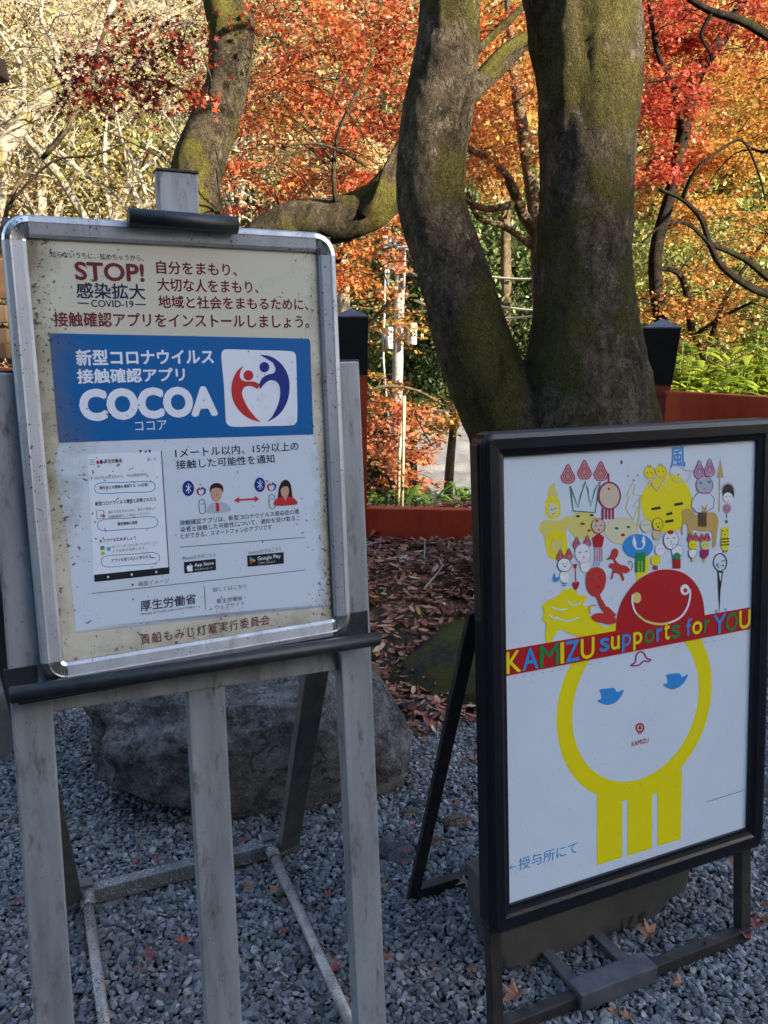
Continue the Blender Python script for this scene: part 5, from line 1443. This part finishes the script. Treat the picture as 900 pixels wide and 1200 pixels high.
for t in (t0 + .03, t1 - .03):
    a = fb0 + fd * t + Vector((0, 0, -.004)); b = a + (rb0 - fb0 - fd * (rb0 - fb0).dot(fd)); b.z = .02
    mb = MB(); mb.bar(a, b, (0, 0, 1), .026, .012, bev=.002); mb.build('cross_strap', M['sleeve'], board)

# ballast tank lying across the straps behind the panel
PT = Plane(fb0 + (fb1 - fb0) / 2 + fn * .135, math.atan2(fd.y, fd.x), 0.0)
outl = [(581, 1046), (580, 1090), (584, 1112), (592, 1139), (612, 1141), (700, 1106), (750, 1086), (770, 1076), (786, 1056), (805, 1046), (814, 1006)]
fpoly = [PT.px(x, y) for x, y in outl]
zmin = min(p.z for p in fpoly)
tk = thing('ballast_tank', 'dark grey plastic ballast tank lying under the black signboard', 'ballast tank', (PT.c.x, PT.c.y, 0))
bm = bmesh.new()
vs = [bm.verts.new(p) for p in fpoly]; vs2 = [bm.verts.new(p + fn * .12) for p in fpoly]; n = len(vs)
bm.faces.new(vs); bm.faces.new(vs2[::-1])
for i in range(n): bm.faces.new((vs[i], vs2[i], vs2[(i + 1) % n], vs[(i + 1) % n]))
bmesh.ops.recalc_face_normals(bm, faces=bm.faces[:])
bmesh.ops.bevel(bm, geom=[e for e in bm.edges], offset=.012, segments=3, profile=.6, affect='EDGES')
bm.verts.index_update()
mb = MB(); mb.add([tuple(v.co) for v in bm.verts], [[v.index for v in f.verts] for f in bm.faces]); bm.free()
mb.build('tank_body', M['tank'], tk)
pk = Print(PT, homog([(600, 1040), (800, 1040), (800, 1120), (600, 1120)], [PT.uv(PT.px(*q)) for q in ((600, 1040), (800, 1040), (800, 1120), (600, 1120))]), {'tank': M['tank']})
pk.off = lambda layer: .0022
pk.text('17 8', 728, 1077, 1090, 756, 'tank', 0, .01)
for k in range(4): pk.stroke([(690 + k * 9, 1096 - k * 3.2), (697 + k * 9, 1093.5 - k * 3.2), (697 + k * 9, 1100 - k * 3.2), (690 + k * 9, 1103 - k * 3.2)], 1.2, 'tank', 0, True)
pk.build('embossing', tk)

# ---- poster of the A-board
S_ = {k: inked(k + '_print', v, 0, .38) for k, v in {'paper': (.61, .67, .75), 'red': (.42, .012, .018), 'yellow': (.78, .66, .006), 'blue': (.035, .25, .62), 'green': (.015, .22, .06), 'purple': (.32, .012, .14), 'black': (.02, .018, .02),
      'pale': (.66, .63, .42), 'tan': (.52, .34, .10), 'ltyel': (.66, .58, .16), 'white': (.76, .78, .80), 'pink': (.50, .26, .30), 'lilac': (.50, .40, .56), 'grey': (.40, .42, .47), 'brown': (.10, .045, .03), 'flesh': (.60, .50, .36), 'brush': (.50, .035, .035), 'orange': (.62, .24, .04)}.items()}
ps = Print(PS, HSm, S_)
ps.poly([(583, 528), (889, 504.5), (877, 978), (595, 1072)], 'paper', 0)
E_ = lambda x, y: (620 + x / 3.4615, 510 + y / 3.4615)
F_ = lambda x, y: (620 + x / 3.4615, 600 + y / 3.4615)
Z_ = lambda x, y: (540 + x / 2.5, 760 + y / 2.5)
El = lambda L: [E_(*p) for p in L]; Fl = lambda L: [F_(*p) for p in L]; Zl = lambda L: [Z_(*p) for p in L]
k3 = 1 / 3.4615
def eE(x, y, rx, ry, m, l, **k): c = E_(x, y); ps.ell(c[0], c[1], rx * k3, ry * k3, m, l, **k)
def eF(x, y, rx, ry, m, l, **k): c = F_(x, y); ps.ell(c[0], c[1], rx * k3, ry * k3, m, l, **k)
def rE(x, y, rx, ry, w, m, l): c = E_(x, y); ps.ring(c[0], c[1], rx * k3, ry * k3, w, m, l)
def rF(x, y, rx, ry, w, m, l): c = F_(x, y); ps.ring(c[0], c[1], rx * k3, ry * k3, w, m, l)
# large ring head on three legs
u0, v0 = ps.uv(746.5, 822)
R1, R0 = .1935, .158
arc = [math.radians(a) for a in range(128, 412 + 1, 4)]
o1 = [(u0 + R1 * math.cos(a), v0 + R1 * math.sin(a)) for a in arc]; o0 = [(u0 + R0 * math.cos(a), v0 + R0 * math.sin(a)) for a in arc]
ps.mb.add([PS.loc(a, b, .0008) for a, b in o1 + o0], [(i, i + 1, len(arc) + i + 1, len(arc) + i) for i in range(len(arc) - 1)], ps.mi('yellow'))
for q in ([(397, 420), (471, 412), (471, 608), (397, 632)], [(487, 400), (559, 400), (559, 582), (487, 604)], [(575, 395), (647, 345), (644, 555), (575, 575)], [(460, 405), (600, 392), (600, 414), (460, 444)]): ps.poly(Zl(q), 'yellow', 2)
ps.blob(Zl([(397, 148), (408, 141), (407, 126), (404, 115), (425, 111), (446, 110), (455, 121), (474, 115), (464, 137), (447, 154), (422, 159)]), 'blue', 2)
ps.blob(Zl([(590, 98), (602, 94), (601, 80), (599, 70), (618, 66), (638, 65), (646, 75), (663, 68), (653, 90), (636, 106), (612, 112)]), 'blue', 2)
ps.stroke(ps.curve(Zl([(494, 43), (508, 33), (510, 14), (521, 3), (532, 6), (542, 22), (553, 25), (546, 31), (532, 30), (518, 42)]), 4), 1.7, 'purple', 2, True)
c = Z_(522, 226); ps.ring(c[0], c[1], 4.3, 4.9, 2, 'red', 2); ps.poly(Zl([(522, 214), (527, 228), (522, 233), (517, 228)]), 'red', 2); ps.poly(Zl([(517, 239), (520, 239), (520, 246), (517, 246.5)]), 'red', 2); ps.poly(Zl([(524, 238.5), (527, 238), (527, 244.5), (524, 245)]), 'red', 2)
ps.text('KAMIZU', 739.2, 867, 872.6, 759.2, 'red', 2, .01)
ps.text('授与所にて', 607.2, 1004.5, 1019, 676, 'blue', 2); ps.line([(597, 1015.5), (604.5, 1013.3)], .9, 'blue', 2); ps.line([(599.5, 1012.5), (597, 1015.5), (600, 1017.3)], .9, 'blue', 2)
for i in range(14): a, b = Z_(720 + i * 8, 445 - i * 2.55), Z_(725 + i * 8, 443.4 - i * 2.55); ps.line([a, b], 1.2, 'blue', 2)
# dome with the long smile
ps.poly(ps.curve(Fl([(345, 480), (350, 425), (368, 360), (402, 303), (450, 256), (508, 228), (560, 222), (612, 232), (652, 258), (682, 297), (700, 345), (708, 410)]), 4, False), 'red', 5)
ps.stroke(ps.curve(Fl([(412, 325), (412, 360), (428, 402), (468, 432), (522, 443), (572, 434), (612, 410), (636, 372), (646, 330), (645, 300)]), 4, False), 2.2, 'white', 9)
ps.stroke(ps.curve(Fl([(430, 404), (468, 433), (522, 444), (560, 438)]), 4, False), 2.4, 'ltyel', 10)
eF(430, 338, 18, 22, 'ltyel', 6); eF(626, 303, 19, 22, 'white', 6); eF(627, 306, 8, 9, 'red', 7)
# band
ps.poly([(591.5, 760.5), (878.3, 707), (878, 732.5), (592.3, 790.5)], 'red', 8)
bx = {'K': (132, 172, 'yellow'), 'A': (178, 222, 'blue'), 'M': (228, 282, 'green'), 'I': (288, 297, 'yellow'), 'Z': (302, 341, 'blue'), 'U': (347, 385, 'yellow')}
def band_letter(ch, x0, x1, col, kind):
    def yy(x, f):      # f 0 at the band's foot, 1 at its top
        t = (x - 592) / 286.0
        return (789.3 + (731.7 - 789.3) * t) * (1 - f) + (761.3 + (707.8 - 761.3) * t) * f
    xa, xb = 540 + x0 / 2.5, 540 + x1 / 2.5
    ps.text(ch, xa, yy(xa, kind[1]), yy(xa, kind[0]), xb, col, 12, .014)
for ch, (a, b, col) in bx.items(): band_letter(ch, a, b, col, (.05, .93))
LOW, ASC, DSC, TT = (.22, .80), (.22, 1.0), (.02, .80), (.22, .95)
for ch, a, b, col, kd in (('s', 402, 429, 'blue', LOW), ('u', 435, 459, 'yellow', LOW), ('p', 467, 492, 'blue', DSC), ('p', 500, 525, 'yellow', DSC), ('o', 532, 560, 'green', LOW), ('r', 568, 584, 'blue', LOW), ('t', 590, 606, 'yellow', TT), ('s', 611, 637, 'green', LOW),
                          ('f', 655, 670, 'blue', ASC), ('o', 673, 701, 'yellow', LOW), ('r', 708, 723, 'green', LOW), ('Y', 735, 771, 'blue', (.05, .93)), ('O', 772, 806, 'green', (.05, .93)), ('U', 812, 844, 'yellow', (.05, .93))): band_letter(ch, a, b, col, kd)
for i in range(10):
    a, b = (600 + i * 11, 793.5 - i * 2.1), (604 + i * 11, 792.8 - i * 2.1); ps.line([a, b], 1, 'lilac', 2)
for i in range(7):
    a, b = (790 + i * 11, 756 - i * 2.1), (794 + i * 11, 755.3 - i * 2.1); ps.line([a, b], 1, 'lilac', 2)
# figures
def drop(x, y, w, h, m, l, fill=None, o=E_):
    P_ = [(x, y - h * .6), (x + w * .3, y - h * .2), (x + w * .5, y + h * .12), (x + w * .3, y + h * .38), (x, y + h * .42), (x - w * .3, y + h * .38), (x - w * .5, y + h * .12), (x - w * .3, y - h * .2)]
    if fill: ps.poly(ps.curve([o(*p) for p in P_], 3), fill, l)
    for s_, w_ in ((1, 1.0), (.66, .8), (.36, .9)): ps.stroke(ps.curve([o(x + (p[0] - x) * s_, y + h * .05 + (p[1] - y - h * .05) * s_) for p in P_], 3), w_ * (1 if w > 30 else .7), m, l + 1, True)
for x, y in ((153, 162), (219, 144), (284, 148)): drop(x, y, 56, 76, 'red', 1, 'pink')
ps.stroke(El([(162, 205), (168, 258), (174, 304), (262, 309), (272, 240), (282, 184), (262, 215), (243, 285), (232, 215), (222, 185), (205, 240), (193, 290), (175, 240), (162, 205)]), 1.2, 'green', 4)
eE(319, 240, 47, 57, 'purple', 4); eE(319, 241, 40, 50, 'flesh', 5); ps.line(El([(316, 150), (316, 184)]), 1.6, 'red', 4); eE(316, 213, 5, 5, 'red', 6)
for x in (292, 306, 320, 334): ps.line(El([(x, 292), (x, 338 - (x - 292) * .1)]), 2.4, 'purple' if x in (292, 334) else 'red', 3)
# yellow brush goddess at left
ps.blob(El([(72, 235), (86, 200), (100, 196), (104, 220), (112, 245), (100, 252), (80, 254)]), 'ltyel', 1)
ps.blob(El([(62, 300), (66, 262), (90, 246), (116, 260), (124, 300), (116, 330), (92, 338), (68, 326)]), 'yellow', 1); eE(93, 300, 22, 28, 'pale', 2)
ps.line(El([(84, 298), (92, 301)]), .8, 'black', 3); ps.line(El([(97, 297), (105, 294)]), .8, 'black', 3); ps.line(El([(90, 318), (98, 316)]), .9, 'red', 3)
ps.blob(El([(40, 385), (48, 350), (80, 342), (118, 344), (150, 322), (162, 340), (150, 380), (140, 420), (146, 455), (100, 450), (66, 452), (56, 410)]), 'ltyel', 1)
ps.stroke(El([(60, 380), (90, 366), (120, 372), (142, 360)]), 1.6, 'yellow', 3, smooth=True); ps.stroke(El([(75, 400), (100, 420), (128, 404)]), 1.6, 'yellow', 3, smooth=True)
ps.blob(Fl([(66, 140), (72, 95), (100, 72), (138, 82), (150, 120), (146, 165), (112, 188), (80, 180)]), 'yellow', 1); ps.blob(Fl([(84, 140), (92, 112), (120, 104), (134, 130), (118, 160), (96, 160)]), 'ltyel', 2)
# faces behind
eE(215, 362, 62, 56, 'ltyel', 1); eE(193, 325, 8, 4.5, 'black', 2); eE(248, 320, 8, 4.5, 'black', 2); eE(212, 355, 10, 5, 'red', 2); eE(238, 382, 7, 5, 'red', 2)
eE(368, 380, 66, 54, 'pale', 1); rE(368, 380, 66, 54, .7, 'ltyel', 2); eE(349, 371, 8, 5, 'green', 3); eE(396, 365, 8, 5, 'green', 3); eE(374, 397, 8, 6, 'red', 3)
eE(552, 265, 104, 121, 'yellow', 1)
for L in ([(490, 291), (526, 284)], [(582, 272), (617, 265)], [(550, 312), (574, 305)], [(546, 341), (579, 335)]): ps.line(El(L), 3.0, 'black', 3)
for x, y in ((481, 143), (527, 137)):
    eE(x, y, 22, 24, 'yellow', 2); rE(x, y, 22, 24, .6, 'tan', 3)
    for dx in (-9, 8): eE(x + dx, y + 2, 2.6, 2.6, 'black', 4, n=8)
    ps.line(El([(x - 4, y - 20), (x - 9, y - 30)]), .6, 'black', 4); ps.line(El([(x + 2, y - 20), (x + 4, y - 31)]), .6, 'black', 4)
ps.stroke(ps.curve(El([(565, 130), (582, 113), (605, 116), (625, 132), (650, 133), (668, 128), (648, 142), (640, 168), (612, 182), (582, 176), (568, 156)]), 4), .7, 'lilac', 4, True); eE(597, 150, 2.8, 2.8, 'black', 5, n=8)
ps.stroke(El([(446, 155), (446, 222), (512, 165), (560, 215), (560, 148), (515, 215), (446, 155)]), .9, 'white', 4); ps.stroke(El([(470, 170), (510, 215), (545, 165), (500, 165), (480, 205)]), .7, 'pink', 5)
for x, y, m in ((394, 160, 'lilac'), (433, 156, 'lilac'), (417, 177, 'pink')): eE(x, y, 6, 5, m, 2, n=10)
ps.stroke(El([(410, 190), (388, 240), (400, 240), (384, 290), (416, 335), (432, 290), (446, 285), (412, 280), (450, 240), (414, 232), (425, 195), (410, 190)]), 1.4, 'ltyel', 2); ps.stroke(El([(446, 235), (440, 310), (430, 380)]), 1.6, 'ltyel', 3)
ps.text('風', 783.3, 522.5, 545.5, 801, 'blue', 2, .012)
for x, y in ((683, 133), (725, 125)): drop(x, y, 42, 70, 'purple', 3, 'lilac')
eE(704, 190, 34, 36, 'grey', 4); rE(704, 190, 34, 36, .7, 'purple', 5); eE(688, 181, 8, 5, 'blue', 6); eE(723, 177, 8, 5, 'blue', 6); eE(706, 205, 5, 3, 'pink', 6)
octo = [(678, 222), (724, 220), (744, 244), (740, 280), (704, 303), (670, 300), (650, 276), (656, 246)]
ps.poly(El(octo), 'paper', 4); ps.stroke(El(octo), .8, 'purple', 5, True); ps.poly(El([(690, 268), (703, 282), (716, 265), (710, 290), (718, 304), (688, 308), (697, 290)]), 'tan', 6)
ps.blob(El([(612, 296), (640, 286), (660, 300), (672, 312), (724, 300), (748, 302), (762, 330), (758, 372), (752, 430), (738, 440), (734, 380), (690, 378), (660, 372), (652, 428), (640, 425), (636, 360), (620, 350), (616, 395), (608, 372), (616, 335)]), 'tan', 3)
for x in (684, 696, 708): ps.line(El([(x, 300), (x, 357)]), 2.6, 'brown', 7)
ps.line(El([(767, 120), (765, 296)]), 1.1, 'tan', 2); ps.poly(El([(769, 84), (782, 160), (768, 150), (754, 162)]), 'tan', 3)
ps.blob(El([(778, 215), (786, 192), (802, 184), (820, 196), (826, 226), (816, 244), (786, 246)]), 'black', 3); eE(800, 238, 20, 20, 'white', 4); ps.stroke(ps.curve(El([(774, 205), (790, 182), (812, 182), (828, 205)]), 4, False), .8, 'pink', 4)
eE(793, 236, 2.5, 2.5, 'black', 5, n=8); eE(808, 233, 2.5, 2.5, 'black', 5, n=8); eE(801, 250, 3, 2, 'red', 5, n=8)
eE(797, 282, 17, 19, 'pink', 3); rE(797, 282, 9, 10, .7, 'purple', 4); ps.line(El([(796, 300), (795, 322)]), 1, 'purple', 3); eE(795, 336, 6, 7, 'green', 3, n=10)
# small figures of the middle rows
eE(274, 362, 27, 30, 'flesh', 5); rE(274, 362, 27, 30, .7, 'red', 6); eE(263, 362, 4, 3, 'blue', 7, n=8); eE(286, 360, 4, 3, 'blue', 7, n=8); eE(276, 378, 4, 3, 'red', 7, n=8); eE(268, 342, 6, 5, 'red', 7, n=8)
ps.poly(Fl([(276, 80), (298, 96), (290, 136), (258, 136), (250, 98)]), 'red', 6)
for x in (260, 270, 280, 289): ps.line(Fl([(x, 138), (x, 194)]), .8, 'red', 5)
for x in (257, 268, 279): ps.line(Fl([(x + 3, 196), (x - 4, 214)]), .8, 'blue', 5)
eF(435, 130, 61, 49, 'blue', 4); ps.blob(Fl([(418, 88), (412, 118), (428, 142), (452, 140), (464, 116), (456, 86), (450, 108), (438, 122), (426, 110)]), 'white', 6); eF(440, 124, 14, 15, 'blue', 7)
ps.poly(Fl([(428, 160), (478, 150), (480, 230), (430, 270)]), 'yellow', 3); ps.poly(Fl([(424, 158), (465, 153), (463, 233), (424, 236)]), 'green', 6)
for x in (437, 450): ps.line(Fl([(x, 188), (x, 236)]), .8, 'yellow', 7)
eE(466, 358, 21, 26, 'pale', 5); rE(466, 358, 21, 26, .6, 'lilac', 6); eE(459, 356, 3, 2.4, 'blue', 7, n=8); eE(474, 354, 3, 2.4, 'blue', 7, n=8)
eE(514, 352, 21, 26, 'yellow', 5); rE(514, 352, 21, 26, .7, 'brown', 6); eE(508, 349, 2.6, 2.4, 'black', 7, n=8); eE(521, 346, 2.6, 2.4, 'black', 7, n=8); eE(515, 362, 4, 5, 'brown', 7, n=8); eE(511, 392, 18, 22, 'flesh', 4); rE(511, 392, 18, 22, .6, 'tan', 5)
eF(568, 102, 30, 38, 'white', 5); rF(568, 102, 30, 38, .7, 'purple', 6); eF(566, 72, 12, 8, 'red', 7); eF(555, 96, 5, 3, 'blue', 7, n=8); eF(580, 94, 5, 3, 'blue', 7, n=8); ps.line(Fl([(568, 102), (569, 122)]), .5, 'green', 7)
ps.poly(Fl([(578, 118), (612, 126), (618, 150), (604, 176), (578, 176), (570, 148)]), 'white', 5); ps.stroke(Fl([(578, 118), (612, 126), (618, 150), (604, 176), (578, 176), (570, 148)]), .7, 'blue', 6, True); eF(592, 168, 15, 15, 'green', 7)
for x in (580, 588, 596, 604): ps.line(Fl([(x, 176), (x, 217)]), 2.1, 'red' if x % 16 else 'purple', 6)
eF(524, 143, 20, 25, 'white', 6); rF(524, 143, 20, 25, .6, 'lilac', 7); eF(518, 140, 2.5, 2.2, 'black', 8, n=8); eF(531, 138, 2.5, 2.2, 'black', 8, n=8)
ps.poly(Fl([(505, 162), (522, 172), (525, 196), (507, 208), (488, 198), (488, 174)]), 'yellow', 6)
for x in (498, 505, 512): ps.line(Fl([(x, 208), (x, 224)]), 1.6, 'purple', 6)
for x, c1, b1, o_ in ((657, 'yellow', 'white', 0), (705, 'red', 'purple', 0)):
    drop(x - 11, 94, 24, 34, 'red', 5, 'pink', F_); drop(x + 11, 91, 24, 34, 'red', 5, 'pink', F_)
    eF(x, 122, 17, 19, 'yellow' if x < 700 else 'ltyel', 7); eF(x - 6, 121, 2.2, 2.2, 'black', 8, n=8); eF(x + 7, 119, 2.2, 2.2, 'black', 8, n=8)
    P_ = Fl([(x - 17, 142), (x + 17, 138), (x + 15, 160), (x - 1, 178), (x - 16, 164)]); ps.poly(P_, b1, 7); ps.stroke(P_, .6, 'brown', 8, True); ps.line(Fl([(x, 176), (x, 190)]), 3, 'ltyel', 6)
ps.poly(Fl([(774, 50), (803, 44), (804, 88), (774, 90)]), 'yellow', 4); ps.poly(Fl([(772, 92), (805, 90), (804, 130), (796, 142), (782, 142), (774, 130)]), 'yellow', 4)
for y in (94, 106, 118): ps.line(Fl([(771, y + 2), (806, y - 1)]), 1.5, 'black', 5)
for x, y in ((781, 62), (797, 60), (789, 76)): eF(x, y, 3, 3, 'black', 5, n=8)
ps.line(Fl([(783, 142), (783, 150)]), 1.6, 'black', 4); ps.line(Fl([(796, 141), (796, 149)]), 1.6, 'black', 4)
# lower left figures
for x, y in ((188, 124), (230, 117), (122, 174), (156, 170)): drop(x, y, 30, 46, 'red', 4, 'pink', F_)
eF(212, 162, 31, 38, 'white', 5); rF(212, 162, 31, 38, .6, 'lilac', 6); eF(200, 158, 5, 3, 'purple', 7, n=8); eF(226, 154, 5, 3, 'purple', 7, n=8); eF(215, 178, 5, 4, 'pink', 7, n=8); eF(222, 212, 20, 26, 'white', 4); rF(222, 212, 20, 26, .5, 'pale', 5)
eF(138, 210, 27, 27, 'white', 5); rF(138, 210, 27, 27, .6, 'brown', 6); eF(130, 206, 2.6, 2.6, 'black', 7, n=8); eF(147, 203, 2.6, 2.6, 'black', 7, n=8); eF(139, 216, 4, 3, 'black', 7, n=8)
eF(140, 258, 20, 24, 'white', 4); rF(140, 258, 20, 24, .5, 'pale', 5); ps.blob(Fl([(92, 268), (100, 240), (104, 262), (116, 258), (112, 276), (98, 278)]), 'blue', 4); ps.line(Fl([(130, 285), (148, 283)]), 1.4, 'blue', 5); ps.line(Fl([(132, 294), (146, 292)]), 1.2, 'blue', 5)
ps.line(Fl([(182, 210), (185, 280)]), 1, 'red', 4); ps.poly(Fl([(174, 206), (190, 204), (186, 222), (178, 222)]), 'red', 5)
ps.blob(Fl([(171, 284), (176, 277), (184, 283), (192, 275), (198, 281), (194, 298), (184, 311), (175, 299)]), 'red', 5)
ps.blob(Fl([(326, 165), (330, 148), (344, 140), (356, 152), (352, 172), (344, 186), (362, 204), (386, 210), (402, 226), (388, 240), (372, 236), (380, 262), (374, 270), (362, 244), (340, 240), (332, 262), (326, 262), (334, 226), (320, 216), (316, 220), (322, 202), (338, 200), (334, 184), (306, 186), (318, 176)]), 'brush', 4)
ps.stroke(ps.curve(Fl([(396, 232), (410, 220), (412, 200), (402, 190), (396, 204)]), 4, False), .7, 'brown', 5)
ps.blob(Fl([(50, 372), (84, 350), (120, 328), (134, 310), (164, 306), (186, 314), (196, 332), (230, 336), (214, 372), (246, 378), (240, 410), (270, 440), (310, 460), (340, 440), (348, 476), (300, 490), (220, 500), (164, 488), (124, 470), (96, 500), (78, 540), (62, 500), (66, 450), (50, 430), (58, 400)]), 'yellow', 3)
for L in ([(88, 380), (120, 392), (150, 386)], [(100, 420), (150, 436), (196, 420)], [(150, 355), (176, 372), (205, 362)], [(76, 410), (90, 424), (110, 430)]): ps.stroke(ps.curve(Fl(L), 4, False), 1.8, 'paper', 4)
ps.blob(Fl([(226, 290), (228, 246), (250, 220), (284, 220), (304, 246), (302, 290), (282, 326), (256, 334), (236, 318)]), 'brush', 6)
ps.stroke(ps.curve(Fl([(268, 320), (282, 350), (296, 378), (316, 396), (338, 418)]), 4, False), [4.5] * 5 + [6] * 5 + [8] * 7, 'brush', 6)
ps.blob(Fl([(246, 418), (262, 404), (290, 402), (318, 410), (342, 420), (344, 440), (316, 446), (290, 440), (262, 436)]), 'brush', 7)
ps.stroke(ps.curve(Fl([(244, 404), (236, 385), (250, 370), (270, 372)]), 4, False), 1.2, 'orange', 5)
for L in ([(240, 270), (256, 266)], [(274, 258), (292, 250)], [(262, 300), (280, 294)]): ps.line(Fl(L), 1, 'brown', 7)
rF(770, 190, 27, 36, 1.0, 'black', 4); ps.poly(Fl([(760, 224), (782, 228), (772, 300), (768, 400), (763, 300)]), 'black', 4); ps.poly(Fl([(765, 232), (776, 234), (770, 270)]), 'white', 5)
for L in ([(752, 205), (760, 192), (762, 214)], [(776, 200), (786, 204)], [(774, 186), (790, 180)]): ps.line(Fl(L), .9, 'black', 5)
for x, y in ((748, 388), (785, 380)): ps.line(Fl([(x, y), (x + 8, y - 4), (x + 10, y + 8)]), 1.2, 'blue', 7)
eE(368, 105, 4, 9, 'black', 2, n=8)
ps.build('poster', board)
